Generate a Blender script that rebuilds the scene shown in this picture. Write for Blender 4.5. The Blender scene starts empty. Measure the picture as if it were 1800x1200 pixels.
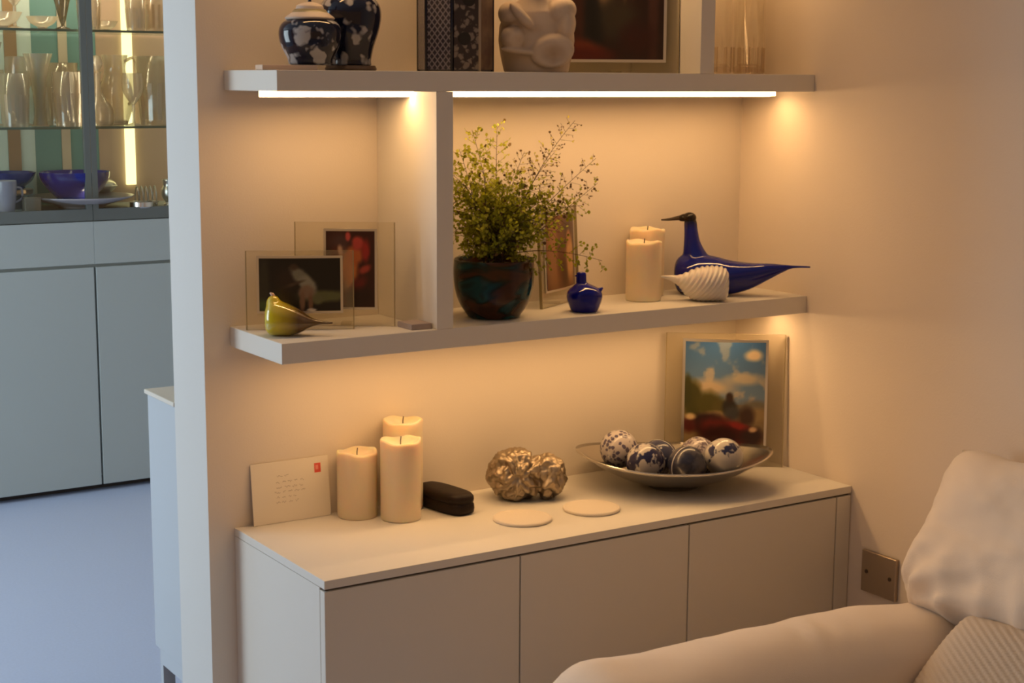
import bpy, bmesh, math, random
from mathutils import Vector, Matrix, noise

random.seed(7)
scene = bpy.context.scene
COL = scene.collection

# ------------------------------------------------------------------ camera
YAW, PITCH, ROLL = 0.57244705, 0.1629035, 0.00562008
cam_data = bpy.data.cameras.new('camera')
cam_data.sensor_width = 36.0
cam_data.lens = 2794.306 / 1800.0 * 36.0
cam_data.clip_start = 0.05
cam = bpy.data.objects.new('camera', cam_data)
COL.objects.link(cam)
fw = Vector((math.sin(YAW) * math.cos(PITCH), math.cos(YAW) * math.cos(PITCH), -math.sin(PITCH)))
r0 = Vector((math.cos(YAW), -math.sin(YAW), 0))
u0 = r0.cross(fw)
rr = r0 * math.cos(ROLL) + u0 * math.sin(ROLL)
uu = -r0 * math.sin(ROLL) + u0 * math.cos(ROLL)
M = Matrix((rr, uu, -fw)).transposed().to_4x4()
M.translation = Vector((-1.18007, -2.83362, 1.59012))
cam.matrix_world = M
scene.camera = cam

# ------------------------------------------------------------------ light and exposure
scene.view_settings.view_transform = 'Standard'
scene.view_settings.look = 'None'
scene.view_settings.gamma = 1.0
scene.view_settings.use_curve_mapping = False
scene.view_settings.exposure = 0.0
scene.cycles.use_denoising = True
scene.cycles.filter_width = 2.2
scene.cycles.max_bounces = 10
scene.cycles.transparent_max_bounces = 24
scene.cycles.sample_clamp_indirect = 6.0
scene.cycles.caustics_reflective = False
scene.cycles.caustics_refractive = False

world = bpy.data.worlds.new('room_light')
scene.world = world
world.use_nodes = True
bgn = world.node_tree.nodes['Background']
bgn.inputs['Color'].default_value = (1.0, 0.53, 0.22, 1)     # warm light of the living room behind the camera
bgn.inputs['Strength'].default_value = 0.31

LED_STRENGTH = 39.0
LED_COLOR = (1.0, 0.57, 0.23)
WINDOW_POWER = 66.0

wl = bpy.data.lights.new('window_daylight', 'AREA')
wl.shape = 'RECTANGLE'
wl.size = 1.9      # along Y
wl.size_y = 1.6    # along Z
wl.energy = WINDOW_POWER
wl.color = (0.76, 0.92, 1.0)
wlo = bpy.data.objects.new('window_daylight', wl)
COL.objects.link(wlo)
wlo.location = (-2.58, 1.75, 1.35)
wlo.rotation_euler = Vector((1, 0, -0.05)).to_track_quat('-Z', 'Z').to_euler()

# ------------------------------------------------------------------ helpers
def mat(name, color=(.8, .8, .8), rough=.5, metal=0.0, spec=None, sss=0.0, sss_r=None, coat=0.0,
        noise_amt=0.0, noise_scale=20.0, bump=0.0, bump_scale=200.0, emis=None, emis_s=0.0):
    m = bpy.data.materials.new(name)
    m.use_nodes = True
    nt = m.node_tree
    b = nt.nodes['Principled BSDF']
    b.inputs['Base Color'].default_value = (*color, 1)
    b.inputs['Roughness'].default_value = rough
    b.inputs['Metallic'].default_value = metal
    if spec is not None:
        b.inputs['Specular IOR Level'].default_value = spec
    if sss:
        b.inputs['Subsurface Weight'].default_value = sss
        b.inputs['Subsurface Radius'].default_value = sss_r or (1, .5, .25)
        b.inputs['Subsurface Scale'].default_value = .02
    if coat and spec is None:
        b.inputs['Specular IOR Level'].default_value = .35
    if coat:
        b.inputs['Coat Weight'].default_value = coat
        b.inputs['Coat Roughness'].default_value = .05
    if emis:
        b.inputs['Emission Color'].default_value = (*emis, 1)
        b.inputs['Emission Strength'].default_value = emis_s
    if noise_amt or bump:
        tc = nt.nodes.new('ShaderNodeTexCoord')
    if noise_amt:
        n = nt.nodes.new('ShaderNodeTexNoise')
        n.inputs['Scale'].default_value = noise_scale
        n.inputs['Detail'].default_value = 4
        nt.links.new(tc.outputs['Object'], n.inputs['Vector'])
        mx = nt.nodes.new('ShaderNodeMix')
        mx.data_type = 'RGBA'
        mx.inputs['A'].default_value = (*[c * (1 - noise_amt) for c in color], 1)
        mx.inputs['B'].default_value = (*[min(1, c * (1 + noise_amt)) for c in color], 1)
        nt.links.new(n.outputs['Fac'], mx.inputs['Factor'])
        nt.links.new(mx.outputs['Result'], b.inputs['Base Color'])
    if bump:
        n2 = nt.nodes.new('ShaderNodeTexNoise')
        n2.inputs['Scale'].default_value = bump_scale
        n2.inputs['Detail'].default_value = 3
        nt.links.new(tc.outputs['Object'], n2.inputs['Vector'])
        bp_ = nt.nodes.new('ShaderNodeBump')
        bp_.inputs['Strength'].default_value = bump
        bp_.inputs['Distance'].default_value = .002
        nt.links.new(n2.outputs['Fac'], bp_.inputs['Height'])
        nt.links.new(bp_.outputs['Normal'], b.inputs['Normal'])
    return m


def pattern_mat(name, base, ink, scale=40, thresh=.5, kind='voronoi', rough=.2, distort=.4, soft=.06, ink2=None, coat=.2):
    """glazed ceramic with a painted pattern"""
    m = mat(name, base, rough, coat=coat)
    nt = m.node_tree
    b = nt.nodes['Principled BSDF']
    tc = nt.nodes.new('ShaderNodeTexCoord')
    nz = nt.nodes.new('ShaderNodeTexNoise')
    nz.inputs['Scale'].default_value = scale * 1.2
    nt.links.new(tc.outputs['Object'], nz.inputs['Vector'])
    add = nt.nodes.new('ShaderNodeVectorMath')
    add.operation = 'MULTIPLY_ADD'
    add.inputs[1].default_value = (distort / scale,) * 3
    nt.links.new(nz.outputs['Color'], add.inputs[0])
    nt.links.new(tc.outputs['Object'], add.inputs[2])
    if kind == 'voronoi':
        t = nt.nodes.new('ShaderNodeTexVoronoi')
        t.inputs['Scale'].default_value = scale
        out = t.outputs['Distance']
    else:
        t = nt.nodes.new('ShaderNodeTexNoise')
        t.inputs['Scale'].default_value = scale
        t.inputs['Detail'].default_value = 2
        out = t.outputs['Fac']
    nt.links.new(add.outputs[0], t.inputs['Vector'])
    cr = nt.nodes.new('ShaderNodeValToRGB')
    cr.color_ramp.elements[0].position = max(0, thresh - soft)
    cr.color_ramp.elements[1].position = thresh + soft
    cr.color_ramp.elements[0].color = (*ink, 1)
    cr.color_ramp.elements[1].color = (*base, 1)
    if ink2:
        e = cr.color_ramp.elements.new(max(0.001, thresh - soft * 2.5))
        e.color = (*ink2, 1)
    nt.links.new(out, cr.inputs['Fac'])
    nt.links.new(cr.outputs['Color'], b.inputs['Base Color'])
    return m


def glass_mat(name, tint=(1, 1, 1), gloss=.10, body=0.0, body_col=(.9, .8, .65), rough=.03, fres=.35):
    """clear sheet or blown glass: see-through, fresnel shine, a little milky body"""
    m = bpy.data.materials.new(name)
    m.use_nodes = True
    nt = m.node_tree
    nt.nodes.clear()
    o = nt.nodes.new('ShaderNodeOutputMaterial')
    tr = nt.nodes.new('ShaderNodeBsdfTransparent')
    tr.inputs['Color'].default_value = (*tint, 1)
    gl = nt.nodes.new('ShaderNodeBsdfGlossy')
    gl.inputs['Roughness'].default_value = rough
    fr = nt.nodes.new('ShaderNodeFresnel')
    fr.inputs['IOR'].default_value = 1.45
    mu = nt.nodes.new('ShaderNodeMath')
    mu.operation = 'MULTIPLY_ADD'
    mu.inputs[1].default_value = fres
    mu.inputs[2].default_value = gloss * .3
    nt.links.new(fr.outputs[0], mu.inputs[0])
    mix = nt.nodes.new('ShaderNodeMixShader')
    nt.links.new(mu.outputs[0], mix.inputs[0])
    last = tr
    if body:
        df = nt.nodes.new('ShaderNodeBsdfDiffuse')
        df.inputs['Color'].default_value = (*body_col, 1)
        tl = nt.nodes.new('ShaderNodeBsdfTranslucent')
        tl.inputs['Color'].default_value = (*body_col, 1)
        m0 = nt.nodes.new('ShaderNodeMixShader')
        m0.inputs[0].default_value = .5
        nt.links.new(df.outputs[0], m0.inputs[1])
        nt.links.new(tl.outputs[0], m0.inputs[2])
        m1 = nt.nodes.new('ShaderNodeMixShader')
        m1.inputs[0].default_value = body
        nt.links.new(tr.outputs[0], m1.inputs[1])
        nt.links.new(m0.outputs[0], m1.inputs[2])
        last = m1
    nt.links.new(last.outputs[0], mix.inputs[1])
    nt.links.new(gl.outputs[0], mix.inputs[2])
    nt.links.new(mix.outputs[0], o.inputs['Surface'])
    return m


def emit_mat(name, color, strength):
    m = bpy.data.materials.new(name)
    m.use_nodes = True
    nt = m.node_tree
    nt.nodes.clear()
    o = nt.nodes.new('ShaderNodeOutputMaterial')
    e = nt.nodes.new('ShaderNodeEmission')
    e.inputs['Color'].default_value = (*color, 1)
    e.inputs['Strength'].default_value = strength
    nt.links.new(e.outputs[0], o.inputs['Surface'])
    return m


def obj(name, bm, m=None, parent=None, smooth=False, loc=None, rot=None, bevel=0.0, subsurf=0):
    me = bpy.data.meshes.new(name)
    bm.normal_update()
    bm.to_mesh(me)
    bm.free()
    if smooth:
        for p in me.polygons:
            p.use_smooth = True
    for mm in (m if isinstance(m, (list, tuple)) else [m]):
        if mm:
            me.materials.append(mm)
    o = bpy.data.objects.new(name, me)
    COL.objects.link(o)
    if parent:
        o.parent = parent
    if loc is not None:
        o.location = loc
    if rot is not None:
        o.rotation_euler = rot
    if bevel:
        md = o.modifiers.new('bevel', 'BEVEL')
        md.width = bevel
        md.segments = 3
        md.limit_method = 'ANGLE'
    if subsurf:
        md = o.modifiers.new('sub', 'SUBSURF')
        md.levels = subsurf
        md.render_levels = subsurf
    return o


def tag(o, label=None, cat=None, group=None, kind=None):
    if label: o['label'] = label
    if cat: o['category'] = cat
    if group: o['group'] = group
    if kind: o['kind'] = kind
    return o


def thing(name, label, cat, loc=(0, 0, 0), rz=0.0, group=None):
    o = bpy.data.objects.new(name, None)
    o.empty_display_size = .05
    COL.objects.link(o)
    o.location = loc
    o.rotation_euler = (0, 0, rz)
    return tag(o, label, cat, group)


def struct(name, bm, m, label, smooth=False):
    return tag(obj(name, bm, m, smooth=smooth), label, 'wall' if 'wall' in name else name.split('_')[0], kind='structure')


def add_box(bm, x0, x1, y0, y1, z0, z1, mi=0):
    vs = [bm.verts.new((x, y, z)) for x in (x0, x1) for y in (y0, y1) for z in (z0, z1)]
    fs = []
    for q in ((0, 1, 3, 2), (4, 6, 7, 5), (0, 4, 5, 1), (2, 3, 7, 6), (0, 2, 6, 4), (1, 5, 7, 3)):
        f = bm.faces.new([vs[i] for i in q])
        f.material_index = mi
        fs.append(f)
    return vs


def box(*a):
    bm = bmesh.new()
    add_box(bm, *a)
    return bm


def lathe(profile, n=40, bm=None, close_ends=True, c=(0, 0, 0), sx=1, sy=1):
    """profile: list of (r, z)"""
    bm = bm or bmesh.new()
    rings = []
    for (r, z) in profile:
        if r < 1e-6:
            rings.append([bm.verts.new((c[0], c[1], c[2] + z))])
        else:
            rings.append([bm.verts.new((c[0] + sx * r * math.cos(2 * math.pi * k / n), c[1] + sy * r * math.sin(2 * math.pi * k / n), c[2] + z)) for k in range(n)])
    for a, b in zip(rings, rings[1:]):
        if len(a) == 1 and len(b) == 1: continue
        for k in range(n):
            k2 = (k + 1) % n
            if len(a) == 1: bm.faces.new((a[0], b[k2], b[k]))
            elif len(b) == 1: bm.faces.new((a[k], a[k2], b[0]))
            else: bm.faces.new((a[k], a[k2], b[k2], b[k]))
    if close_ends:
        if len(rings[0]) > 1: bm.faces.new(list(reversed(rings[0])))
        if len(rings[-1]) > 1: bm.faces.new(rings[-1])
    return bm


def smoothpath(pts, steps=6):
    """Catmull-Rom through tuples of any length"""
    out = []
    P = [pts[0]] + list(pts) + [pts[-1]]
    for i in range(1, len(P) - 2):
        a, b, c, d = P[i - 1], P[i], P[i + 1], P[i + 2]
        for s in range(steps):
            t = s / steps
            out.append(tuple(.5 * (2 * b[k] + (c[k] - a[k]) * t + (2 * a[k] - 5 * b[k] + 4 * c[k] - d[k]) * t * t + (3 * b[k] - a[k] - 3 * c[k] + d[k]) * t ** 3) for k in range(len(b))))
    out.append(tuple(pts[-1]))
    return out


def tube(path, bm=None, n=10, cap=True):
    """path: list of (x,y,z,ra,rb): elliptic rings, ra sideways, rb upwards"""
    bm = bm or bmesh.new()
    rings = []
    for i, p in enumerate(path):
        c = Vector(p[:3])
        a = Vector(path[max(0, i - 1)][:3]); b = Vector(path[min(len(path) - 1, i + 1)][:3])
        t = (b - a).normalized()
        up = Vector((0, 0, 1)) if abs(t.z) < .95 else Vector((1, 0, 0))
        s = t.cross(up).normalized()
        u = s.cross(t).normalized()
        ra = p[3]; rb = p[4] if len(p) > 4 else p[3]
        rings.append([bm.verts.new(c + s * ra * math.cos(2 * math.pi * k / n) + u * rb * math.sin(2 * math.pi * k / n)) for k in range(n)])
    for a, b in zip(rings, rings[1:]):
        for k in range(n):
            bm.faces.new((a[k], a[(k + 1) % n], b[(k + 1) % n], b[k]))
    if cap:
        bm.faces.new(list(reversed(rings[0])))
        bm.faces.new(rings[-1])
    bmesh.ops.recalc_face_normals(bm, faces=bm.faces)
    return bm


def rings_body(secs, n=28):
    """body along local +x: secs = list of (x, zc, half_width, half_height_up, half_height_down)"""
    bm = bmesh.new()
    rings = []
    for (x, zc, w, hu, hd) in secs:
        ring = []
        for k in range(n):
            a = 2 * math.pi * k / n
            h = hu if math.sin(a) >= 0 else hd
            ring.append(bm.verts.new((x, w * math.cos(a), zc + h * math.sin(a))))
        rings.append(ring)
    for a, b in zip(rings, rings[1:]):
        for k in range(n):
            bm.faces.new((a[k], a[(k + 1) % n], b[(k + 1) % n], b[k]))
    bm.faces.new(list(reversed(rings[0])))
    bm.faces.new(rings[-1])
    bmesh.ops.recalc_face_normals(bm, faces=bm.faces)
    return bm


def ellipsoid(bm, c, r, rot=None, seg=20, rings=12):
    mtx = Matrix.Translation(c)
    if rot: mtx = mtx @ rot
    mtx = mtx @ Matrix.Diagonal((*r, 1))
    bmesh.ops.create_uvsphere(bm, u_segments=seg, v_segments=rings, radius=1, matrix=mtx)


def blend(bm, voxel=.004, smooth_it=6):
    """fuse overlapping shapes into one continuous surface, returned as a bmesh"""
    me = bpy.data.meshes.new('tmp'); bm.to_mesh(me); bm.free()
    o = bpy.data.objects.new('tmp', me); COL.objects.link(o)
    md = o.modifiers.new('r', 'REMESH'); md.mode = 'VOXEL'; md.voxel_size = voxel
    ms = o.modifiers.new('s', 'SMOOTH'); ms.iterations = smooth_it; ms.factor = .5
    dg = bpy.context.evaluated_depsgraph_get()
    ev = o.evaluated_get(dg)
    out = bmesh.new(); out.from_mesh(ev.to_mesh())
    ev.to_mesh_clear()
    bpy.data.objects.remove(o); bpy.data.meshes.remove(me)
    return out


# ------------------------------------------------------------------ materials
CREAM = mat('cream_wall_paint', (.73, .66, .58), .85, bump=.15, bump_scale=300, noise_amt=.02, noise_scale=3)
WALLR = mat('beige_wall_paint', (.78, .69, .60), .85, bump=.15, bump_scale=300, noise_amt=.02, noise_scale=3)
WHITE_END = mat('white_wall_paint', (.66, .67, .66), .75, bump=.1, bump_scale=250)
LACQ = mat('grey_white_lacquer', (.73, .70, .64), .45)
LACQ_D = mat('grey_white_door_lacquer', (.70, .67, .61), .5)
GAP = mat('shadow_gap', (.10, .09, .08), .9)
FARCAB = mat('blue_grey_lacquer', (.47, .52, .51), .5)
FARFRAME = mat('grey_green_frame', (.15, .165, .155), .5)
CARPET = mat('pale_grey_carpet', (.53, .62, .85), .95, noise_amt=.07, noise_scale=120, bump=.5, bump_scale=900)
CEIL = mat('ceiling_paint', (.8, .79, .77), .9)
WAX = mat('ivory_wax', (.80, .68, .50), .5, sss=.6, sss_r=(1, .55, .25))
WICK = mat('wick', (.08, .06, .05), .9)
SILVER = mat('brushed_silver', (.72, .70, .67), .28, metal=1.0)
CHROME = mat('polished_metal', (.85, .84, .82), .08, metal=1.0)
PEWTER = mat('pewter', (.40, .325, .235), .46, metal=1.0, noise_amt=.15, noise_scale=60)
BOWLSILV = mat('satin_nickel', (.66, .62, .56), .24, metal=1.0)
FRAMEGLASS = glass_mat('clear_acrylic', (.992, .985, .95), .08, body=.13, body_col=(.92, .80, .52))
GLASSEDGE = mat('acrylic_edge', (.33, .27, .15), .25)
LEDM = emit_mat('led_diffuser', LED_COLOR, LED_STRENGTH)
LEDM_UP = emit_mat('led_diffuser_upper', LED_COLOR, LED_STRENGTH * 1.25)
LEDF = emit_mat('led_side_glow', (1.0, .62, .28), 18.0)
LEDH = mat('led_housing', (.5, .48, .45), .5)
BLUEGL = mat('cobalt_glass', (.004, .006, .22), .07, spec=.35)
SOFA = mat('beige_velvet', (.74, .64, .54), .85, noise_amt=.05, noise_scale=8, bump=.25, bump_scale=500)
SOFA.node_tree.nodes['Principled BSDF'].inputs['Sheen Weight'].default_value = .3
RIBF = mat('ribbed_fabric', (.58, .49, .40), .9, bump=.3, bump_scale=600)
LED_Y = -.145

# ------------------------------------------------------------------ setting
XL, XR, WT = -.0535, 1.275, .165
struct('floor', box(-2.7, 2.4, -4.6, 3.62, -.05, 0), CARPET, 'pale grey carpet floor running into the far room')
struct('ceiling', box(-2.7, 2.4, -4.6, 3.62, 2.5, 2.55), CEIL, 'plain ceiling above both rooms')
bm = box(XL, XR + .1, 0, WT, 0, 2.5)
for f in bm.faces:
    if f.calc_center_median().x < XL + .001: f.material_index = 1
o = struct('wall_back', bm, [CREAM, WHITE_END], 'cream wall behind the shelves with a white painted end')
struct('wall_right', box(XR, XR + .1, -4.6, 0, 0, 2.5), WALLR, 'warm beige side wall right of the shelves')
struct('wall_far', box(-2.7, 2.4, 3.52, 3.62, 0, 2.5), CREAM, 'wall of the far room behind the display cabinet')
struct('wall_far_right', box(2.3, 2.4, WT, 3.52, 0, 2.5), CREAM, 'right hand wall of the far room')
bm = bmesh.new()                                     # wall of the far room with the window opening
add_box(bm, -2.7, -2.6, .2, .75, 0, 2.5)
add_box(bm, -2.7, -2.6, 2.75, 3.52, 0, 2.5)
add_box(bm, -2.7, -2.6, .75, 2.75, 0, .5)
add_box(bm, -2.7, -2.6, .75, 2.75, 2.2, 2.5)
struct('wall_left', bm, CREAM, 'left wall of the far room around a window')
bm = bmesh.new()
for (y0, y1, z0, z1) in ((.75, .79, .5, 2.2), (2.71, 2.75, .5, 2.2), (.79, 2.71, .5, .54), (.79, 2.71, 2.16, 2.2), (1.73, 1.77, .54, 2.16)):
    add_box(bm, -2.68, -2.62, y0, y1, z0, z1)
struct('window_1', bm, WHITE_END, 'white framed window lighting the far room')

# ------------------------------------------------------------------ wall shelving with LED strips
D1, ZU, TU, ZM, TM = .2372, 1.6055, .0372, 1.1196, .0385
DX0, DX1 = .3225, .3592
UX0, UX1 = .953, .990
ZT = 1.99
unit = thing('wall_shelving', 'grey-white built-in wall shelving with LED strips under its boards', 'shelves', (0, 0, ZM))

def board(z, t, label):
    o = obj('shelf_board', box(0, XR - .0005, -D1, -.0005, z - t - ZM, z - ZM), LACQ, unit, bevel=.0012)
    o['label'] = label
    return o
bU = board(ZU, TU, 'upper shelf board carrying jars and vase')
bM = board(ZM, TM, 'middle shelf board carrying birds and fern')
bT = board(ZT, TU, 'top shelf board')
obj('upright', box(DX0, DX1, -D1, -.0005, .0002, ZU - TU - ZM - .0002), LACQ, unit, bevel=.001)
obj('upright', box(UX0, UX1, -D1, -.0005, ZU - ZM + .0002, ZT - TU - ZM - .0002), LACQ, unit, bevel=.001)

def led(parent, x0, x1, zb, y=LED_Y, m=None):
    bm = bmesh.new()
    h, w = .0095, .016
    zb -= ZM
    prof = [(-w / 2, 0), (-w / 2, -h), (w / 2, -h), (w / 2, 0)]
    a = [bm.verts.new((x0, y + p[0], zb + p[1])) for p in prof]
    b = [bm.verts.new((x1, y + p[0], zb + p[1])) for p in prof]
    for k in range(len(prof) - 1):
        bm.faces.new((a[k], a[k + 1], b[k + 1], b[k])).material_index = (1, 0, 2)[k]
    bm.faces.new(a).material_index = 1; bm.faces.new(list(reversed(b))).material_index = 1
    bmesh.ops.recalc_face_normals(bm, faces=bm.faces)
    add_box(bm, x0, x1, y + w / 2 + .0001, y + w / 2 + .0012, zb - h - .0017, zb, 2)      # added rear lip, holds strip light off the upper wall
    o = obj('led_strip', bm, [m or LEDM, LEDF, LEDH], parent)
    o['label'] = 'glowing warm white LED strip'
led(bU, .010, DX0 - .002, ZU - TU, m=LEDM_UP)
led(bU, DX1 + .04, 1.238, ZU - TU, m=LEDM_UP)
led(bM, .055, 1.238, ZM - TM)
led(bT, .03, UX0 - .01, ZT - TU)
led(bT, UX1 + .01, 1.25, ZT - TU)

# ------------------------------------------------------------------ sideboard
D2, ZW = .3984, .72
sb = thing('sideboard', 'low grey-white sideboard with three flat doors beneath the shelves', 'sideboard', (0, 0, 0))
obj('carcass', box(0, XR - .001, -D2 + .020, -.0005, .06, ZW - .0165), LACQ, sb)
obj('plinth', box(.02, XR - .02, -D2 + .06, -.02, 0, .06), GAP, sb)
obj('worktop', box(0, XR - .001, -D2, -.0005, ZW - .016, ZW), LACQ, sb, bevel=.001)
obj('shadow_rail', box(.004, XR - .004, -D2 + .006, -D2 + .0199, ZW - .026, ZW - .0165), GAP, sb)
xs = [0, .4112, .8215, 1.2314]
for a, b in zip(xs, xs[1:]):
    obj('door', box(a + (.0 if a == 0 else .0016), b - .0016, -D2, -D2 + .0185, .065, ZW - .0205), LACQ_D, sb, bevel=.001)
obj('filler_strip', box(1.2330, XR - .002, -D2, -D2 + .0185, .065, ZW - .0205), LACQ_D, sb, bevel=.001)

# ------------------------------------------------------------------ candles
def candle(loc, r, h, label, seed):
    rnd = random.Random(seed)
    t = thing('pillar_candle', label, 'candle', loc, 0, 'ivory pillar candles')
    prof = [(0, 0), (r * .97, 0), (r, .004), (r, h - .012), (r * 1.01, h - .004), (r * .985, h), (r * .93, h + .0005), (r * .84, h - .004), (r * .55, h - .009), (0, h - .011)]
    bm = lathe(prof, 44)
    for v in bm.verts:                                # uneven melted rim
        if v.co.z > h - .02:
            a = math.atan2(v.co.y, v.co.x)
            v.co.z += .0022 * math.sin(2 * a + seed) + .0014 * math.sin(5 * a + 2 * seed)
    obj('wax', bm, WAX, t, smooth=True)
    obj('wick', tube([(0, 0, h - .012, .0011), (.0005, .0004, h - .002, .0011), (.002, .001, h + .006, .001)], n=6), WICK, t)
candle((.246, -.048, ZW), .0405, .134, 'short wide ivory candle right beside the envelope', 1)
candle((.3115, -.1105, ZW), .0408, .162, 'ivory candle at the front of the group, with the dark case at its side', 2)
candle((.353, -.045, ZW), .0408, .186, 'tallest ivory candle, at the back of the sideboard trio', 3)
candle((.9165, -.106, ZM), .0385, .128, 'front ivory candle of the pair on the middle shelf', 4)
candle((.972, -.045, ZM), .0385, .148, 'rear ivory candle of the pair on the middle shelf', 5)

# ------------------------------------------------------------------ envelope
def vcol_mat(name, rough=.5, coat=0.0):
    m = mat(name, (1, 1, 1), rough, coat=coat)
    nt = m.node_tree
    at = nt.nodes.new('ShaderNodeAttribute')
    at.attribute_name = 'print'
    nt.links.new(at.outputs['Color'], nt.nodes['Principled BSDF'].inputs['Base Color'])
    return m
PRINT = vcol_mat('printed_photo', .28, 0.0)
PAPER = vcol_mat('paper_print', .7)

def srgb(c):
    return tuple((x / 255 / 12.92) if x / 255 <= .04045 else ((x / 255 + .055) / 1.055) ** 2.4 for x in c)

def print_grid(fn, w, h, nx, ny, bow=0.0, y=0.0, z0=0.0, x0=0.0, A=None, B=None):
    """flat (or bowed) print in the local xz plane facing -y; fn(u,v) gives an sRGB colour, v up"""
    bm = bmesh.new()
    lay = bm.verts.layers.float_color.new('print')
    V = []
    for j in range(ny + 1):
        row = []
        for i in range(nx + 1):
            u, v = i / nx, j / ny
            ub = u if A is None else (x0 + u * w - A) / (B - A)
            vt = bm.verts.new((x0 + u * w, y - bow * (1 - (2 * ub - 1) ** 2), z0 + v * h))
            vt[lay] = (*srgb(fn(u, v)), 1)
            row.append(vt)
        V.append(row)
    for j in range(ny):
        for i in range(nx):
            bm.faces.new((V[j][i], V[j][i + 1], V[j + 1][i + 1], V[j + 1][i]))
    return bm

def blobs(bg, items):
    def fn(u, v):
        c = list(bg(u, v) if callable(bg) else bg)
        for (cx, cy, rx, ry, rot, col, soft) in items:
            dx, dy = u - cx, v - cy
            a, b = dx * math.cos(rot) + dy * math.sin(rot), -dx * math.sin(rot) + dy * math.cos(rot)
            d = math.sqrt((a / rx) ** 2 + (b / ry) ** 2)
            d += .12 * noise.noise((u * 14, v * 14, cx * 9))
            k = min(1, max(0, (1 + soft - d) / (2 * soft)))
            c = [x + (y - x) * k for x, y in zip(c, col)]
        return tuple(min(255, max(0, x)) for x in c)
    return fn

env = thing('envelope', 'white handwritten envelope with red stamp leaning on the wall', 'envelope', (.0345, -.016, ZW + .0007), 0)
W, H = .168, .122
lean = math.radians(6)
def env_fn(u, v):
    return (222, 208, 188)
bm = box(0, W, 0, .0015, 0, H)
e1 = obj('paper', bm, mat('envelope_paper', (.78, .72, .62), .75), env, rot=(-lean, 0, 0))
bm = box(.137, .151, -.0004, -.0001, .090, .109)
st = obj('stamp', bm, mat('red_stamp', (.72, .10, .07), .6), env, rot=(-lean, 0, 0)); st['label'] = 'red postage stamp'
bm = bmesh.new()
add_box(bm, .1395, .1455, -.0006, -.0004, .096, .105)
obj('stamp_head', bm, mat('stamp_light', (.80, .28, .22), .6), env, rot=(-lean, 0, 0))
# short pen strokes in five handwritten lines
bm = bmesh.new()
rnd = random.Random(3)
for li, (z, x0, x1) in enumerate(((.080, .052, .112), (.069, .052, .106), (.060, .048, .112), (.050, .052, .096), (.040, .050, .094), (.092, .055, .072))):
    x = x0
    while x < x1:
        wl_ = rnd.uniform(.006, .013)
        pts = []
        k = 0
        while k * .0015 < wl_:
            pts.append((x + k * .0015, z + rnd.uniform(-.0016, .0026)))
            k += 1
        for (xa, za), (xb, zb) in zip(pts, pts[1:]):
            t_ = .00035
            vs = [bm.verts.new(p) for p in ((xa, -.0005, za - t_), (xb, -.0005, zb - t_), (xb, -.0005, zb + t_), (xa, -.0005, za + t_))]
            bm.faces.new(vs)
        x += wl_ + rnd.uniform(.003, .007)
hw = obj('handwriting', bm, mat('ink', (.22, .18, .15), .8), env, rot=(-lean, 0, 0))
hw['label'] = 'lines of dark handwriting'

# ------------------------------------------------------------------ glasses case
gc = thing('glasses_case', 'dark brown rounded glasses case lying behind the candles', 'glasses case', (.4255, -.092, ZW), math.radians(-82))
def capsule_box(L, W_, H_, z0=0, n=36, p=3.2):
    bm = bmesh.new()
    rings = []
    prof = [(0.80, 0), (.96, .12), (1.0, .40), (.98, .65), (.86, .88), (.6, 1.0)]
    for s, zz in prof:
        ring = []
        for k in range(n):
            a = 2 * math.pi * k / n
            c, s_ = math.cos(a), math.sin(a)
            x = L / 2 * math.copysign(abs(c) ** (2 / p), c)
            y = W_ / 2 * math.copysign(abs(s_) ** (2 / p), s_)
            ring.append(bm.verts.new((x - (1 - s) * W_ * .5 * math.copysign(1, x) * min(1, abs(x) / (L / 2)), y * s, z0 + H_ * zz)))
        rings.append(ring)
    for a, b in zip(rings, rings[1:]):
        for k in range(n):
            bm.faces.new((a[k], a[(k + 1) % n], b[(k + 1) % n], b[k]))
    bm.faces.new(list(reversed(rings[0]))); bm.faces.new(rings[-1])
    bmesh.ops.recalc_face_normals(bm, faces=bm.faces)
    return bm
CASEM = mat('dark_brown_leather', (.016, .009, .007), .5, spec=.2, bump=.3, bump_scale=400)
obj('lower_shell', capsule_box(.150, .066, .030), CASEM, gc, smooth=True)
obj('lid', capsule_box(.148, .065, .022, .022), CASEM, gc, smooth=True)

# ------------------------------------------------------------------ crumpled metal ornament
orn = thing('metal_ornament', 'crumpled bronze-silver lump ornament with folded ridges', 'ornament', (.607, -.108, ZW), -YAW)
bm = bmesh.new()
ellipsoid(bm, (-.014, 0, .054), (.062, .052, .054), seg=64, rings=48)
ellipsoid(bm, (.050, .004, .050), (.038, .042, .046), seg=48, rings=36)
bm = blend(bm, .0028, 3)
cent = Vector((-.010, -.05, .058))
for v in bm.verts:
    p = v.co.copy()
    d = p - cent
    a = math.atan2(d.z, d.x)
    rad = math.hypot(d.x, d.z)
    front = max(0, min(1, (-p.y + .01) / .03))
    ridge = abs(math.sin(a * 4.5 + 2.2 * noise.noise(p * 30)))
    disp = .0075 * (ridge - .55) * min(1, rad / .02) * front
    disp += .0055 * noise.noise(p * 55) + .0045 * (.5 - abs(noise.noise(p * 90 + Vector((3, 1, 2))))) * 1.2 + .002 * noise.noise(p * 220)
    disp -= .012 * math.exp(-(rad / .012) ** 2) * front
    groove = math.exp(-((p.x - .026 - .01 * math.sin(p.z * 60)) / .006) ** 2)
    disp -= .007 * groove
    v.co += v.normal * disp
zmin = min(v.co.z for v in bm.verts)
for v in bm.verts:
    v.co.z = max(v.co.z - zmin - .006, 0)
obj('crumpled_body', bm, PEWTER, orn, smooth=True)

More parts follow.
